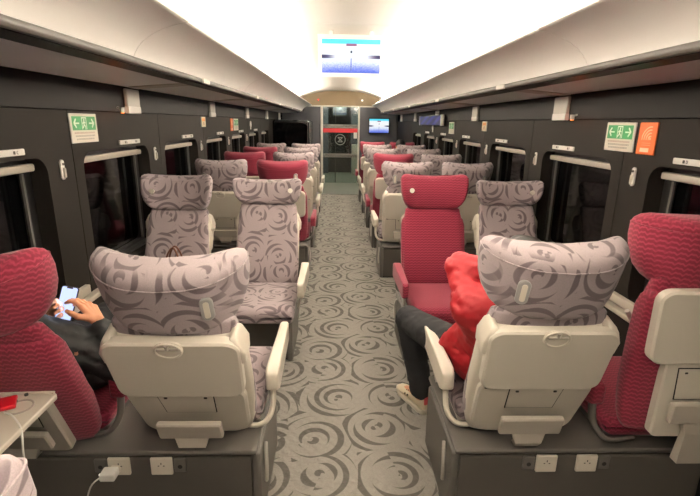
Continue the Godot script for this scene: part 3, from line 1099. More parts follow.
	obj("piping", tube(seam, 0.0024, 5), cloth, head)
	# pull slot on the outer rear side of the headrest
	var sx := out * 0.135
	var wn := 0.095 * pow(absf(sx) / 0.24, 2.4)
	var sl := []
	for e in [[0.019, 0.046, 0.0], [0.019, 0.046, 0.006], [0.015, 0.042, 0.009]]:
		var ring := PackedVector3Array()
		for v in round_rect(e[0] * 2, e[1] * 2, e[0] * 0.95, 5):
			ring.append(bv(sx + v.x, 0.5 + 0.118 * tall + hr + v.y, nz + 0.074 - wn + e[2] - v.x * out * 0.30))
		sl.append(ring)
	var slot := obj("pull_slot", loft(sl), M.slot, head)
	sl = []
	for e in [[0.009, 0.034, 0.008], [0.008, 0.033, 0.0105]]:
		var ring := PackedVector3Array()
		for v in round_rect(e[0] * 2, e[1] * 2, e[0] * 0.95, 4):
			ring.append(bv(sx + v.x, 0.5 + 0.118 * tall + hr + v.y, nz + 0.074 - wn + e[2] - v.x * out * 0.30))
		sl.append(ring)
	obj("pull_strap", loft(sl), M.shell, head)
	# round button on the front
	var bx := out * 0.165
	var bn := 0.095 * pow(absf(bx) / 0.24, 2.4)
	obj("front_button", tube([bv(bx, 0.5 + 0.12 * tall + hr, nz - 0.054 - bn), bv(bx, 0.5 + 0.12 * tall + hr, nz - 0.068 - bn)], 0.017, 14), M.button, head)
	# armrests
	for s in [-1, 1]:
		if s != out and not window:
			continue
		if s == out and window:
			continue
		var arm_m = M.red_fabric if red else M.shell
		var ar := []
		var ax := 0.279
		for e in [[-0.215, 0.030, 0.012], [-0.21, 0.045, 0.018], [-0.19, 0.050, 0.021], [0.0, 0.050, 0.024], [0.18, 0.052, 0.027], [0.235, 0.050, 0.028], [0.262, 0.040, 0.025], [0.27, 0.026, 0.018]]:
			var ring := PackedVector3Array()
			for v in round_rect(e[2] * 2, e[1] * 2, 0.010, 3):
				ring.append(Vector3(s * ax + v.x, 0.552 + v.y, e[0]))
			ar.append(ring)
		var arm := obj("armrest", loft(ar), arm_m, o)
		obj("armrest_bracket", tube(curve([Vector3(s * 0.277, 0.53, 0.225), Vector3(s * 0.277, 0.44, 0.245), Vector3(s * 0.262, 0.395, 0.275), Vector3(s * 0.22, 0.372, 0.29), Vector3(s * 0.12, 0.368, 0.27)], 5), 0.022, 8, 0.018, 0.55), M.shell if not red else M.base_light, o)
		obj("armrest_leg", tube([Vector3(s * 0.277, 0.52, -0.12), Vector3(s * 0.25, 0.375, -0.02)], 0.010, 8), M.silver, o)
	return o

# the shell panel let down as a table behind the seat, in the seat's own frame
func fold_out_tray(o: Node3D):
	var zc := 0.645
	var top := PackedVector2Array()
	for v in round_rect(0.39, 0.37, 0.02, 4):
		top.append(v + Vector2(0, -zc))
	var tr := obj("tray_table", prism(top, 0.645, 0.665, 0.004), M.shell, o, Transform3D(Basis(Vector3.RIGHT, -PI / 2), Vector3.ZERO))
	var inv := tr.transform.affine_inverse()
	var cupr := []
	for k in 25:
		cupr.append(Vector3(0.12 + cos(TAU * k / 24.0) * 0.038, 0.6655, zc - 0.10 + sin(TAU * k / 24.0) * 0.038))
	obj("cup_ring", tube(cupr, 0.0035, 6), M.shell_grey, tr, inv)
	obj("front_stop", rbox(Vector3(0.37, 0.008, 0.012), 0.003, Vector3(0, 0.668, zc - 0.177)), M.shell, tr, inv)
	obj("pin", tube([Vector3(0.10, 0.664, zc - 0.165), Vector3(0.10, 0.672, zc - 0.165)], 0.006, 8), M.base_grey, tr, inv)
	for s in [-1, 1]:
		obj("tray_arm", tube([Vector3(s * 0.11, 0.65, zc - 0.17), Vector3(s * 0.11, 0.63, 0.42)], 0.009, 8), M.silver, o)

func seat(red: bool, out: int, window: bool, lean_deg: float, raise: float, at: Vector3, turn: float, label: String, tray := false, tall := 1.0) -> Node3D:
	var key := "%s %d %s %.1f %.3f %s %.2f" % [red, out, window, lean_deg, raise, tray, tall]
	var o: Node3D
	if seat_cache.has(key):
		o = seat_cache[key].duplicate()
		o.name = numbered("train_seat")
		add_child(o)
	else:
		o = make_seat(red, out, window, lean_deg, raise, tray, tall)
		seat_cache[key] = o
	o.position = at
	o.rotation.y = turn
	tag(o, label, "seat", "reclining carriage seats")
	return o

func pedestal(s: int, z: float, back: bool, label: String, outlets: bool):
	# shared base of a pair of seats: box, top plate, aisle end cap, outlets on the rear face
	var o := thing("seat_pedestal", label, "seat base", Vector3(s * 0.895, 0, z), PI if back else 0.0, "seat pair bases")
	var e := -s if not back else s     # which local side is the aisle end
	obj("box", rbox(Vector3(0.99, 0.30, 0.46), 0.012, Vector3(0, 0.16, 0.17)), M.base_grey, o)
	obj("top_plate", rbox(Vector3(1.03, 0.022, 0.54), 0.008, Vector3(0, 0.333, 0.14)), M.base_light, o)
	obj("end_cap", rbox(Vector3(0.035, 0.325, 0.48), 0.012, Vector3(e * 0.508, 0.1635, 0.165)), M.base_light, o)
	obj("end_bracket", tube(curve([Vector3(e * 0.531, 0.30, 0.30), Vector3(e * 0.538, 0.22, 0.34), Vector3(e * 0.534, 0.14, 0.33)], 4), 0.008, 6), M.silver, o)
	obj("skirting", box(Vector3(1.0, 0.03, 0.44), Vector3(0, 0.005, 0.17)), M.dark_gap, o)
	if outlets:
		var cx := e * 0.07
		for q in [-1, 1]:
			var p := obj("outlet_plate", rbox(Vector3(0.082, 0.075, 0.012), 0.004, Vector3(cx + q * 0.080, 0.276, 0.404)), M.shell, o)
			for h in [-1, 1]:
				obj("outlet_hole", box(Vector3(0.006, 0.003, 0.001), Vector3(cx + q * 0.080 + h * 0.010, 0.280, 0.4105)), M.dark_gap, p)
			obj("outlet_hole", box(Vector3(0.003, 0.008, 0.001), Vector3(cx + q * 0.080, 0.290, 0.4105)), M.dark_gap, p)
			var j := obj("jack_plate", rbox(Vector3(0.046, 0.058, 0.010), 0.004, Vector3(cx + q * 0.150, 0.278, 0.403)), M.base_light, o)
			obj("jack_hole", tube([Vector3(cx + q * 0.150, 0.274, 0.406), Vector3(cx + q * 0.150, 0.274, 0.4085)], 0.009, 10), M.dark_gap, j)

func build_seats():
	var XA := 0.605
	var XW := 1.19
	# nearest row: backs to the viewer
	seat(false, 1, false, 21.0, -0.02, Vector3(-XA - 0.01, 0, -1.90), 0.0, "large grey swirl aisle seat on the left with its back to the viewer")
	seat(true, -1, true, 22.0, 0.0, Vector3(-1.207, 0, -1.85), 0.0, "red window seat holding the passenger with the phone, tray out behind", true)
	seat(false, -1, false, 16.0, 0.0, Vector3(0.65, 0, -1.90), 0.0, "grey swirl aisle seat holding the passenger in the red jacket")
	seat(true, 1, true, 2.0, -0.025, Vector3(1.212, 0, -1.80), 0.0, "red window seat with a pale shell at the right edge, back to the viewer")
	# the corner of a seat just beside the viewer
	seat(false, 1, false, 8.0, -0.015, Vector3(-0.685, 0, -0.745), 0.0, "grey seat at the lower left corner, only the top of its headrest showing")
	# facing row
	seat(false, -1, false, 20.0, 0.035, Vector3(-XA + 0.025, 0, -2.86), PI, "grey swirl aisle seat left of the aisle, facing the viewer", false, 0.74)
	seat(false, 1, true, 20.0, 0.0, Vector3(-1.20, 0, -2.79), PI, "grey swirl window seat on the left facing the viewer, brown bag on it")
	seat(true, 1, false, 20.0, 0.015, Vector3(XA + 0.02, 0, -2.86), PI, "red aisle seat facing the viewer, beyond the red jacketed passenger")
	seat(false, -1, true, 20.0, 0.035, Vector3(1.19, 0, -2.90), PI, "grey swirl window seat on the right facing the viewer", false, 0.74)
	# rows beyond, backs to the viewer
	var rows := [
		["first", "red", "grey", "grey", "grey"], ["second", "grey", "red", "red", "grey"],
		["third", "grey", "red", "grey", "grey"], ["fourth", "grey", "grey", "grey", "grey"], ["fifth", "", "", "red", "red"]]
	for r in rows.size():
		var z := -4.92 - 1.17 * r
		for c in 4:
			var col: String = rows[r][c + 1]
			if col == "":
				continue
			var s := -1 if c < 2 else 1
			var win := c == 1 or c == 3
			# columns: left aisle, left window, right aisle, right window
			var out := (-s if not win else s)
			seat(col == "red", out, win, 17.0, 0.005, Vector3(s * (XW if win else XA), 0, z), 0.0,
				"%s %s seat on the %s, back to the viewer, %s row behind the facing seats" % [col, "window" if win else "aisle", "left" if s < 0 else "right", rows[r][0]])
	for s in [-1, 1]:
		var sd := "left" if s < 0 else "right"
		pedestal(s, -1.90, false, "grey seat base with two socket plates under the nearest %s pair of seats" % sd, true)
		pedestal(s, -2.86, true, "grey seat base under the %s pair of seats facing the viewer" % sd, false)
		for r in (4 if s < 0 else 5):
			pedestal(s, -4.92 - 1.17 * r, false, "grey seat base under the %s pair in the %s row behind the facing seats" % [sd, rows[r][0]], false)
	pedestal(-1, -0.745, false, "grey seat base under the seat at the lower left corner", false)

# ------------------------------------------------------------------ bodies: smooth union of tapered capsules meshed as surface nets
func body_mesh(bones: Array, cell: float, k: float, wrinkle := 0.0) -> ArrayMesh:
	var lo := Vector3.INF
	var hi := -Vector3.INF
	for b in bones:
		var r: float = max(b[2], b[3]) + 3.0 * cell
		for p in [b[0], b[1]]:
			lo = lo.min(p - Vector3.ONE * r)
			hi = hi.max(p + Vector3.ONE * r)
	var nx := int((hi.x - lo.x) / cell) + 2
	var ny := int((hi.y - lo.y) / cell) + 2
	var nz := int((hi.z - lo.z) / cell) + 2
	var f := PackedFloat32Array()
	f.resize(nx * ny * nz)
	f.fill(10.0)
	var noise := FastNoiseLite.new()
	noise.seed = 3
	noise.frequency = 9.0
	for b in bones:
		var a: Vector3 = b[0]
		var ba: Vector3 = b[1] - a
		var ra: float = b[2]
		var rb: float = b[3]
		var len2 := maxf(ba.length_squared(), 1e-9)
		var pad: float = max(ra, rb) + k + 2.0 * cell
		var q0 := ((a.min(b[1]) - Vector3.ONE * pad - lo) / cell).floor().max(Vector3.ZERO)
		var q1 := ((a.max(b[1]) + Vector3.ONE * pad - lo) / cell).ceil()
		for iz in range(int(q0.z), mini(int(q1.z), nz - 1) + 1):
			for iy in range(int(q0.y), mini(int(q1.y), ny - 1) + 1):
				var base := (iz * ny + iy) * nx
				for ix in range(int(q0.x), mini(int(q1.x), nx - 1) + 1):
					var p := lo + Vector3(ix, iy, iz) * cell - a
					var h := clampf(p.dot(ba) / len2, 0.0, 1.0)
					var d := (p - ba * h).length() - ra - (rb - ra) * h
					var o := f[base + ix]
					if o > 5.0:
						f[base + ix] = d
					else:
						var m := maxf(k - absf(o - d), 0.0) / k
						f[base + ix] = minf(o, d) - m * m * k * 0.25
	if wrinkle > 0.0:
		for iz in nz:
			for iy in ny:
				for ix in nx:
					var i := (iz * ny + iy) * nx + ix
					if absf(f[i]) < 0.06:
						var p := lo + Vector3(ix, iy, iz) * cell
						f[i] += wrinkle * (absf(noise.get_noise_3d(p.x * 0.9, p.y * 2.2 + p.x, p.z * 1.1)) * 2.2 - 0.5)
	var idx := PackedInt32Array()
	idx.resize(f.size())
	idx.fill(-1)
	var verts := PackedVector3Array()
	var sx := 1
	var sy := nx
	var sz := nx * ny
	var offs := [0, sx, sy, sx + sy, sz, sx + sz, sy + sz, sx + sy + sz]
	var edges := [[0, 1], [2, 3], [4, 5], [6, 7], [0, 2], [1, 3], [4, 6], [5, 7], [0, 4], [1, 5], [2, 6], [3, 7]]
	var corner := []
	for c in 8:
		corner.append(Vector3(c & 1, (c >> 1) & 1, (c >> 2) & 1))
	for iz in nz - 1:
		for iy in ny - 1:
			for ix in nx - 1:
				var i := (iz * ny + iy) * nx + ix
				var v0 := f[i]
				if absf(v0) > cell * 2.2:
					continue
				var inside := 0
				for c in 8:
					if f[i + offs[c]] < 0.0:
						inside += 1
				if inside == 0 or inside == 8:
					continue
				var sum := Vector3.ZERO
				var n := 0
				for e in edges:
					var u := f[i + offs[e[0]]]
					var w := f[i + offs[e[1]]]
					if (u < 0.0) != (w < 0.0):
						sum += corner[e[0]].lerp(corner[e[1]], u / (u - w))
						n += 1
				idx[i] = verts.size()
				verts.append(lo + (Vector3(ix, iy, iz) + sum / n) * cell)
	var tri := PackedInt32Array()
	var dirs := [[sx, sy, sz], [sy, sz, sx], [sz, sx, sy]]
	for iz in range(1, nz - 1):
		for iy in range(1, ny - 1):
			for ix in range(1, nx - 1):
				var i := (iz * ny + iy) * nx + ix
				if idx[i] < 0 and absf(f[i]) > cell * 2.2:
					continue
				for d in dirs:
					var u := f[i]
					var w := f[i + d[0]]
					if (u < 0.0) == (w < 0.0):
						continue
					var a := idx[i]
					var b := idx[i - d[1]]
					var c := idx[i - d[1] - d[2]]
					var e := idx[i - d[2]]
					if a < 0 or b < 0 or c < 0 or e < 0:
						continue
					if u < 0.0:
						tri.append_array([a, c, b, a, e, c])
					else:
						tri.append_array([a, b, c, a, c, e])
	var st := SurfaceTool.new()
	st.begin(Mesh.PRIMITIVE_TRIANGLES)
	st.set_smooth_group(0)
	for v in verts:
		st.add_vertex(v)
	for i in tri:
		st.add_index(i)
	st.generate_normals()
	return st.commit()

func hand_bones(wrist: Vector3, fw: Vector3, palm: Vector3, thumb: Vector3, curl: float, thumb_out: float) -> Array:
	fw = fw.normalized()
	palm = (palm - fw * palm.dot(fw)).normalized()
	var lat := fw.cross(palm).normalized()
	if lat.dot(thumb) < 0:
		lat = -lat
	var out := []
	var lens := [[0.042, 0.026, 0.021], [0.046, 0.029, 0.022], [0.043, 0.027, 0.021], [0.034, 0.021, 0.018]]
	for i in 4:
		var off := 0.030 - 0.020 * i
		var base := wrist + fw * 0.012 + lat * off * 0.55
		var kn := wrist + fw * (0.088 - 0.006 * absf(i - 1.2)) + lat * off
		out.append([base, kn, 0.0145, 0.0105])
		var d := fw
		var p := kn
		for j in 3:
			var ang: float = curl * (0.7 if j == 0 else 1.0) * (1.0 + 0.12 * i)
			d = d.rotated(fw.cross(palm).normalized(), ang).normalized()
			var q: Vector3 = p + d * lens[i][j]
			out.append([p, q, 0.0092 - 0.0008 * j, 0.0084 - 0.0009 * j])
			p = q
	var tb := wrist + fw * 0.022 + lat * 0.022
	var t1 := tb + (fw * 0.55 + lat * (0.75 * thumb_out) + palm * 0.35).normalized() * 0.042
	var t2 := t1 + (fw * 0.85 + lat * (0.30 * thumb_out) + palm * 0.30).normalized() * 0.032
	var t3 := t2 + (fw * 0.9 - lat * 0.05 + palm * 0.45).normalized() * 0.026
	out.append([tb, t1, 0.0150, 0.0115])
	out.append([t1, t2, 0.0110, 0.0098])
	out.append([t2, t3, 0.0098, 0.0080])
	return out

func grown(bones: Array, g: float) -> Array:
	var out := []
	for b in bones:
		out.append([b[0], b[1], b[2] + g, b[3] + g])
	return out

func person(label: String, j: Dictionary, jacket: Material, fine: float) -> Node3D:
	var o := thing("person", label, "person", Vector3(j.pelvis.x, 0, j.pelvis.z))
	var off: Vector3 = -o.position
	for key in j:
		if j[key] is Vector3 and not key.begins_with("d_"):
			j[key] += off
	var right: Vector3 = (j.sh_r - j.sh_l).normalized()
	var chest_l: Vector3 = j.chest - right * 0.075
	var chest_r: Vector3 = j.chest + right * 0.075
	var torso := [[j.pelvis - right * 0.07, j.pelvis + right * 0.07, 0.105, 0.105], [j.pelvis, j.belly, 0.12, 0.115], [j.belly - right * 0.04, chest_l, 0.10, 0.10], [j.belly + right * 0.04, chest_r, 0.10, 0.10], [j.chest, j.neck, 0.10, 0.06], [j.sh_l, j.neck, 0.052, 0.05], [j.sh_r, j.neck, 0.052, 0.05], [chest_l, j.sh_l, 0.08, 0.055], [chest_r, j.sh_r, 0.08, 0.055]]
	var arms := [[j.sh_l, j.el_l, 0.052, 0.040], [j.el_l, j.wr_l, 0.040, 0.026], [j.sh_r, j.el_r, 0.052, 0.040], [j.el_r, j.wr_r, 0.040, 0.026]]
	var legs := [[j.hip_l, j.kn_l, 0.082, 0.052], [j.kn_l, j.an_l, 0.054, 0.035], [j.hip_r, j.kn_r, 0.082, 0.052], [j.kn_r, j.an_r, 0.054, 0.035]]
	var up: Vector3 = (j.head - j.neck).normalized()
	var fwd: Vector3 = j.d_face
	var sidev := up.cross(fwd).normalized()
	fwd = sidev.cross(up).normalized()
	var head := [[j.neck - up * 0.02, j.head - up * 0.04, 0.052, 0.05], [j.head + up * 0.02 - fwd * 0.018, j.head + up * 0.025 + fwd * 0.022, 0.078, 0.070], [j.head - up * 0.05 + fwd * 0.035, j.head - up * 0.075 + fwd * 0.055, 0.046, 0.028],
		[j.head + up * 0.005 + fwd * 0.085, j.head - up * 0.032 + fwd * 0.100, 0.009, 0.013],
		[j.head - up * 0.062 + fwd * 0.078 - sidev * 0.015, j.head - up * 0.062 + fwd * 0.078 + sidev * 0.015, 0.010, 0.010],
		[j.head + sidev * 0.076 + up * 0.015, j.head + sidev * 0.080 - up * 0.022, 0.013, 0.009], [j.head - sidev * 0.076 + up * 0.015, j.head - sidev * 0.080 - up * 0.022, 0.013, 0.009]]
	var body := torso + arms + legs + head
	var coarse := body_mesh(body + [[j.an_l, j.an_l + j.d_foot_l * 0.15 - Vector3(0, 0.06, 0), 0.034, 0.028], [j.an_r, j.an_r + j.d_foot_r * 0.15 - Vector3(0, 0.06, 0), 0.034, 0.028]], 0.013 * fine, 0.03)
	var parts := [coarse]
	parts.append(body_mesh(head, 0.0055 * fine, 0.012))
	parts.append(body_mesh([[j.wr_l - (j.wr_l - j.el_l) * 0.3, j.wr_l, 0.029, 0.025]] + hand_bones(j.wr_l, j.d_hand_l, j.d_palm_l, j.d_thumb_l, j.curl_l, 1.0), 0.0035 * fine, 0.008))
	parts.append(body_mesh([[j.wr_r - (j.wr_r - j.el_r) * 0.3, j.wr_r, 0.029, 0.025]] + hand_bones(j.wr_r, j.d_hand_r, j.d_palm_r, j.d_thumb_r, j.curl_r, 1.0), 0.0035 * fine, 0.008))
	obj("body", join(parts), M.skin, o)
	for s in [-1, 1]:
		var e := SphereMesh.new()
		e.radius = 0.0115
		e.height = 0.023
		e.radial_segments = 12
		e.rings = 6
		obj("eye", e, M.eye, o, Transform3D(Basis(), j.head + up * 0.006 + fwd * 0.077 + sidev * s * 0.032))
		var ir := SphereMesh.new()
		ir.radius = 0.0055
		ir.height = 0.011
		ir.radial_segments = 8
		ir.rings = 4
		obj("iris", ir, M.hair, o, Transform3D(Basis(), j.head + up * 0.004 + fwd * 0.085 + sidev * s * 0.032))
	obj("hair", body_mesh([[j.head + up * 0.035 - fwd * 0.025, j.head + up * 0.048 + fwd * 0.018, 0.082, 0.070], [j.head + up * 0.02 - fwd * 0.03, j.head - up * 0.06 - fwd * 0.035, 0.080, 0.058]], 0.008 * fine, 0.02, 0.004), M.hair, o)
	var jk := grown(torso.slice(1), 0.016) + grown([torso[0]], 0.018) + [[j.sh_l, j.el_l, 0.068, 0.056], [j.el_l, j.el_l.lerp(j.wr_l, 0.86), 0.056, 0.040], [j.sh_r, j.el_r, 0.068, 0.056], [j.el_r, j.el_r.lerp(j.wr_r, 0.86), 0.056, 0.040], [j.neck, j.neck + up * 0.03, 0.066, 0.064]]
	if j.has("hem"):
		jk.append([j.chest.lerp(j.hem, 0.35), j.hem, 0.09, 0.05])
	obj("jacket", body_mesh(jk, 0.011 * fine, 0.03, 0.010), jacket, o)
	var tr := [[j.pelvis - right * 0.07, j.pelvis + right * 0.07, 0.117, 0.117]]
	for q in [[j.hip_l, j.kn_l, j.an_l], [j.hip_r, j.kn_r, j.an_r]]:
		tr.append([q[0], q[1], 0.096, 0.070])
		tr.append([q[1], q[1].lerp(q[2], 0.92), 0.070, 0.062])
	obj("trousers", body_mesh(tr, 0.011 * fine, 0.02, 0.006), M.trousers, o)
	for q in [[j.an_l, j.d_foot_l], [j.an_r, j.d_foot_r]]:
		shoe(o, q[0], q[1])
	return o

func shoe(o: Node3D, ankle: Vector3, d: Vector3):
	d.y = 0
	d = d.normalized()
	var xf := Transform3D(Basis(d.cross(Vector3.UP).normalized(), Vector3.UP, -d), Vector3(ankle.x, 0, ankle.z) - d * 0.045)
	# along -z from the heel
	var rings := []
	var sole := []
	for e in [[0.0, 0.018, 0.075], [-0.008, 0.030, 0.092], [-0.03, 0.037, 0.105], [-0.075, 0.038, 0.108], [-0.11, 0.038, 0.092], [-0.16, 0.043, 0.072], [-0.21, 0.044, 0.058], [-0.25, 0.036, 0.046], [-0.27, 0.020, 0.036]]:
		var ring := PackedVector3Array()
		var s2 := PackedVector3Array()
		for k in 16:
			var a := TAU * k / 16
			var cx: float = signf(cos(a)) * pow(absf(cos(a)), 0.7) * e[1]
			var v := sin(a)
			ring.append(Vector3(cx * (1.0 if v < 0.3 else 0.85), 0.022 + (e[2] - 0.022) * (0.5 + 0.5 * v), e[0]))
		rings.append(ring)
		for c in round_rect(e[1] * 2 + 0.008, 0.026, 0.008, 3):
			s2.append(Vector3(c.x, 0.0145 + c.y + (0.008 if e[0] < -0.24 else 0.0), e[0] - (0.004 if e[0] < -0.2 else -0.004)))
		sole.append(s2)
	var sh := obj("shoe", loft(rings), M.shoe, o, xf)
	obj("sole", loft(sole), M.shoe_sole, sh)
	obj("outsole", rbox(Vector3(0.075, 0.006, 0.24), 0.003, Vector3(0, 0.004, -0.13)), M.shoe_navy, sh)
	obj("heel_tab", rbox(Vector3(0.03, 0.05, 0.012), 0.005, Vector3(0, 0.085, 0.0)), M.shoe_pink, sh)
	var lc := []
	for k in 4:
		var z := -0.105 - 0.018 * k
		var y := 0.098 - 0.009 * k
		lc.append(tube([Vector3(-0.028, y - 0.006, z), Vector3(0, y, z - 0.006), Vector3(0.028, y - 0.006, z)], 0.004, 5))
	obj("laces", join(lc), M.laces, sh)
	obj("side_stripe", join([rbox(Vector3(0.086, 0.010, 0.012), 0.003, Vector3(0, 0.055, -0.13)), rbox(Vector3(0.086, 0.010, 0.012), 0.003, Vector3(0, 0.050, -0.155))]), M.laces, sh)

func build_people():
	person("passenger in a black jacket in the red left window seat, thumbing a lit phone", {
		"pelvis": Vector3(-1.20, 0.555, -1.80), "belly": Vector3(-1.22, 0.60, -1.74), "chest": Vector3(-1.24, 0.68, -1.66), "neck": Vector3(-1.265, 0.80, -1.61), "head": Vector3(-1.275, 0.92, -1.60), "d_face": Vector3(0.12, -0.40, -1).normalized(),
		"sh_l": Vector3(-1.365, 0.70, -1.66), "sh_r": Vector3(-1.10, 0.70, -1.65), "el_r": Vector3(-0.925, 0.60, -1.645), "wr_r": Vector3(-1.020, 0.780, -1.70), "el_l": Vector3(-1.38, 0.60, -1.80), "wr_l": Vector3(-1.315, 0.745, -1.83),
		"hip_l": Vector3(-1.27, 0.555, -1.86), "hip_r": Vector3(-1.09, 0.555, -1.86), "kn_l": Vector3(-1.28, 0.555, -2.27), "kn_r": Vector3(-1.08, 0.555, -2.27), "an_l": Vector3(-1.28, 0.10, -2.22), "an_r": Vector3(-1.08, 0.10, -2.24),
		"d_foot_l": Vector3(0, 0, -1), "d_foot_r": Vector3(0.1, 0, -1), "d_hand_r": Vector3(-0.50, 0.45, -0.35), "d_palm_r": Vector3(-0.75, -0.55, -0.1), "d_thumb_r": Vector3(-0.3, 0.2, 0.9), "curl_r": 0.42,
		"d_hand_l": Vector3(0.5, 0.30, 0.1), "d_palm_l": Vector3(0.3, 0.2, 0.9), "d_thumb_l": Vector3(-0.2, 1, 0.3), "curl_l": 0.55}, M.black_cloth, 1.0)
	person("passenger in a red jacket with raised elbow in the right grey aisle seat", {
		"pelvis": Vector3(0.615, 0.57, -1.82), "belly": Vector3(0.605, 0.69, -1.76), "chest": Vector3(0.600, 0.82, -1.70), "neck": Vector3(0.620, 0.93, -1.69), "head": Vector3(0.640, 1.025, -1.71), "d_face": Vector3(0.0, -0.2, -1).normalized(),
		"sh_l": Vector3(0.455, 0.85, -1.69), "sh_r": Vector3(0.770, 0.84, -1.69), "el_l": Vector3(0.445, 0.965, -1.86), "wr_l": Vector3(0.575, 1.015, -1.70), "el_r": Vector3(0.830, 0.64, -1.76), "wr_r": Vector3(0.720, 0.655, -1.95),
		"hip_l": Vector3(0.50, 0.555, -1.87), "hip_r": Vector3(0.67, 0.555, -1.87), "kn_l": Vector3(0.315, 0.525, -2.30), "kn_r": Vector3(0.72, 0.55, -2.30), "an_l": Vector3(0.40, 0.10, -2.245), "an_r": Vector3(0.70, 0.10, -2.28),
		"hem": Vector3(0.43, 0.60, -1.87),
		"d_foot_l": Vector3(-0.40, 0, -0.9), "d_foot_r": Vector3(0.1, 0, -1), "d_hand_l": Vector3(0.5, 0.3, 0.3), "d_palm_l": Vector3(0.3, 0.0, -0.4), "d_thumb_l": Vector3(0, 0.3, -1), "curl_l": 0.30,
		"d_hand_r": Vector3(-0.4, 0, -0.9), "d_palm_r": Vector3(0, -1, 0), "d_thumb_r": Vector3(-1, 0, 0), "curl_r": 0.25}, M.red_jacket, 1.0)
	# only the dark hair of this one shows over the far right seats
	var bx := 1.07
	var bz := -8.42
	person("dark haired passenger far down the right side, only the top of the head showing", {
		"pelvis": Vector3(bx, 0.57, bz), "belly": Vector3(bx, 0.70, bz + 0.05), "chest": Vector3(bx, 0.87, bz + 0.09), "neck": Vector3(bx, 1.01, bz + 0.09), "head": Vector3(bx - 0.02, 1.16, bz + 0.07), "d_face": Vector3(0, -0.1, -1).normalized(),
		"sh_l": Vector3(bx - 0.17, 0.93, bz + 0.09), "sh_r": Vector3(bx + 0.17, 0.93, bz + 0.09), "el_l": Vector3(bx - 0.2, 0.68, bz), "wr_l": Vector3(bx - 0.10, 0.66, bz - 0.2), "el_r": Vector3(bx + 0.2, 0.68, bz), "wr_r": Vector3(bx + 0.10, 0.66, bz - 0.2),
		"hip_l": Vector3(bx - 0.09, 0.555, bz - 0.04), "hip_r": Vector3(bx + 0.09, 0.555, bz - 0.04), "kn_l": Vector3(bx - 0.1, 0.55, bz - 0.42), "kn_r": Vector3(bx + 0.1, 0.55, bz - 0.42), "an_l": Vector3(bx - 0.1, 0.10, bz - 0.42), "an_r": Vector3(bx + 0.1, 0.10, bz - 0.42),
		"d_foot_l": Vector3(0, 0, -1), "d_foot_r": Vector3(0, 0, -1), "d_hand_l": Vector3(0.2, 0, -1), "d_palm_l": Vector3(0, -1, 0), "d_thumb_l": Vector3(1, 0, 0), "curl_l": 0.3,
		"d_hand_r": Vector3(-0.2, 0, -1), "d_palm_r": Vector3(0, -1, 0), "d_thumb_r": Vector3(-1, 0, 0), "curl_r": 0.3}, M.black_cloth, 2.0)

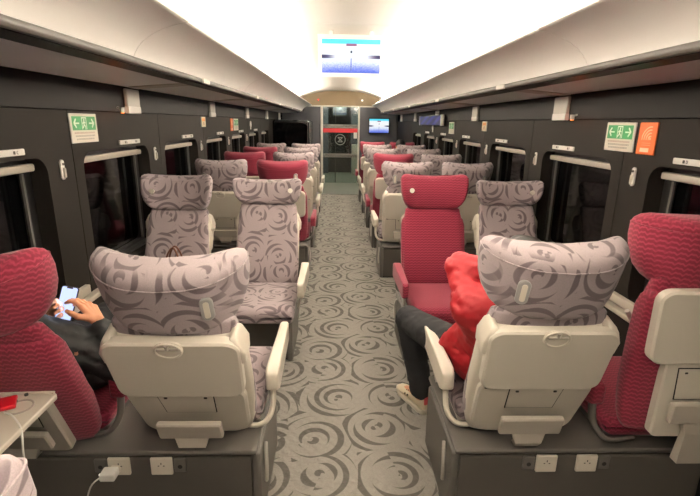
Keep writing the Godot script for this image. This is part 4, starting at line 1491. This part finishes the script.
# ------------------------------------------------------------------ small things
func build_small_things():
	# phone in the passenger's hands
	var ph := thing("phone", "smartphone with a bright screen in the hands of the black jacketed passenger", "phone")
	var up := Vector3(0.16, 0.90, -0.38).normalized()
	var nrm := Vector3(0.02, 0.38, 0.92)
	nrm = (nrm - up * nrm.dot(up)).normalized()
	ph.transform = Transform3D(Basis(up.cross(nrm), up, nrm), Vector3(-1.195, 0.815, -1.80))
	obj("case", prism(round_rect(0.070, 0.145, 0.010, 4), -0.008, 0.0, 0.002), M.shoe_navy, ph)
	obj("screen", prism(round_rect(0.064, 0.138, 0.008, 4), 0.0, 0.0012, 0.0004), M.phone_glow, ph)
	obj("notch", prism(round_rect(0.026, 0.006, 0.0025, 3), 0.0011, 0.0018, 0.0002), M.black, ph, Transform3D(Basis(), Vector3(0, 0.066, 0)))
	screen_light(ph.position + nrm * 0.012, nrm, 0.06, 0.13, 0.02, Color(0.75, 0.82, 1.0))
	# fixed tables at the windows between the facing seats
	for s in [-1, 1]:
		var t := thing("side_table", "pale fixed side table at the %s window between the facing seats" % ("left" if s < 0 else "right"), "table")
		var poly := PackedVector2Array()
		for q in curve([Vector2(1.445, 1.90), Vector2(1.16, 1.90), Vector2(1.115, 1.95), Vector2(1.14, 2.02), Vector2(1.24, 2.20), Vector2(1.38, 2.40), Vector2(1.445, 2.43)], 3):
			poly.append(Vector2(q.x * s, q.y))
		obj("table_top", prism(poly, -0.70, -0.675, 0.004), M.shell, t, Transform3D(Basis(Vector3.RIGHT, PI / 2).inverse(), Vector3.ZERO) * Transform3D(Basis(Vector3(1, 0, 0), Vector3(0, 1, 0), Vector3(0, 0, 1)), Vector3.ZERO))
		obj("wall_rail", rbox(Vector3(0.03, 0.05, 0.5), 0.006, Vector3(s * 1.44, 0.655, -2.16)), M.ledge, t)
		obj("support", tube([Vector3(s * 1.445, 0.55, -2.1), Vector3(s * 1.36, 0.674, -2.08)], 0.012, 8), M.silver, t)
	var rp := thing("power_bank", "small red flat power bank lying on the fold-out tray", "power bank", Vector3(-1.165, 0.666, -1.295), 0.5)
	obj("case", rbox(Vector3(0.13, 0.014, 0.07), 0.005, Vector3(0, 0.007, 0)), M.red_plastic, rp)
	obj("port", box(Vector3(0.002, 0.004, 0.010), Vector3(0.0655, 0.007, 0)), M.black, rp)
	obj("charging_cable", tube(curve([Vector3(-1.105, 0.674, -1.265), Vector3(-1.06, 0.682, -1.235), Vector3(-1.015, 0.66, -1.20), Vector3(-1.0, 0.58, -1.17), Vector3(-0.99, 0.40, -1.16), Vector3(-1.0, 0.2, -1.16), Vector3(-1.03, 0.012, -1.15), Vector3(-1.1, 0.006, -1.12)], 6), 0.003, 6), M.white)
	tag(get_child(get_child_count() - 1), "white charging cable hanging from the red power bank over the tray edge", "cable")
	# adapter plugged into the left base
	var ad := thing("power_adapter", "white power adapter plugged into the socket under the left seats", "adapter", Vector3(-0.915, 0.281, -1.462))
	obj("body", rbox(Vector3(0.056, 0.030, 0.048), 0.006, Vector3(-0.012, -0.01, 0.002)), M.white, ad)
	obj("plug_face", rbox(Vector3(0.034, 0.026, 0.012), 0.003, Vector3(0.0, -0.01, -0.024)), M.shell, ad)
	obj("status_light", tube([Vector3(-0.038, -0.002, 0.014), Vector3(-0.042, -0.002, 0.014)], 0.004, 8), M.white_dot, ad)
	obj("adapter_cable", tube(curve([Vector3(-0.948, 0.268, -1.455), Vector3(-0.985, 0.24, -1.43), Vector3(-1.02, 0.12, -1.42), Vector3(-1.05, 0.012, -1.40), Vector3(-1.10, 0.005, -1.34)], 6), 0.003, 6), M.white)
	tag(get_child(get_child_count() - 1), "white cable hanging from the power adapter at the left seat base", "cable")
	# brown bag on the facing left window seat
	var bg := thing("handbag", "brown handbag with upright loop handles on the facing left window seat", "bag", Vector3(-1.12, 0.455, -2.86))
	var rings := []
	for e in [[0.0, 0.10, 0.05], [0.01, 0.115, 0.06], [0.08, 0.12, 0.06], [0.14, 0.11, 0.04], [0.165, 0.10, 0.018]]:
		var ring := PackedVector3Array()
		for v in round_rect(e[1] * 2, e[2] * 2, e[2] * 0.6, 4):
			ring.append(Vector3(v.x, e[0], v.y))
		rings.append(ring)
	obj("bag_body", loft(rings), M.leather, bg)
	for s in [-1, 1]:
		obj("handle", tube(curve([Vector3(-0.045, 0.14, s * 0.02), Vector3(-0.04, 0.25, s * 0.03), Vector3(0.0, 0.315, s * 0.02), Vector3(0.035, 0.25, s * 0.03), Vector3(0.045, 0.14, s * 0.02)], 5), 0.006, 6), M.leather, bg)
	obj("clasp", rbox(Vector3(0.02, 0.03, 0.008), 0.003, Vector3(0, 0.13, 0.046)), M.silver, bg)
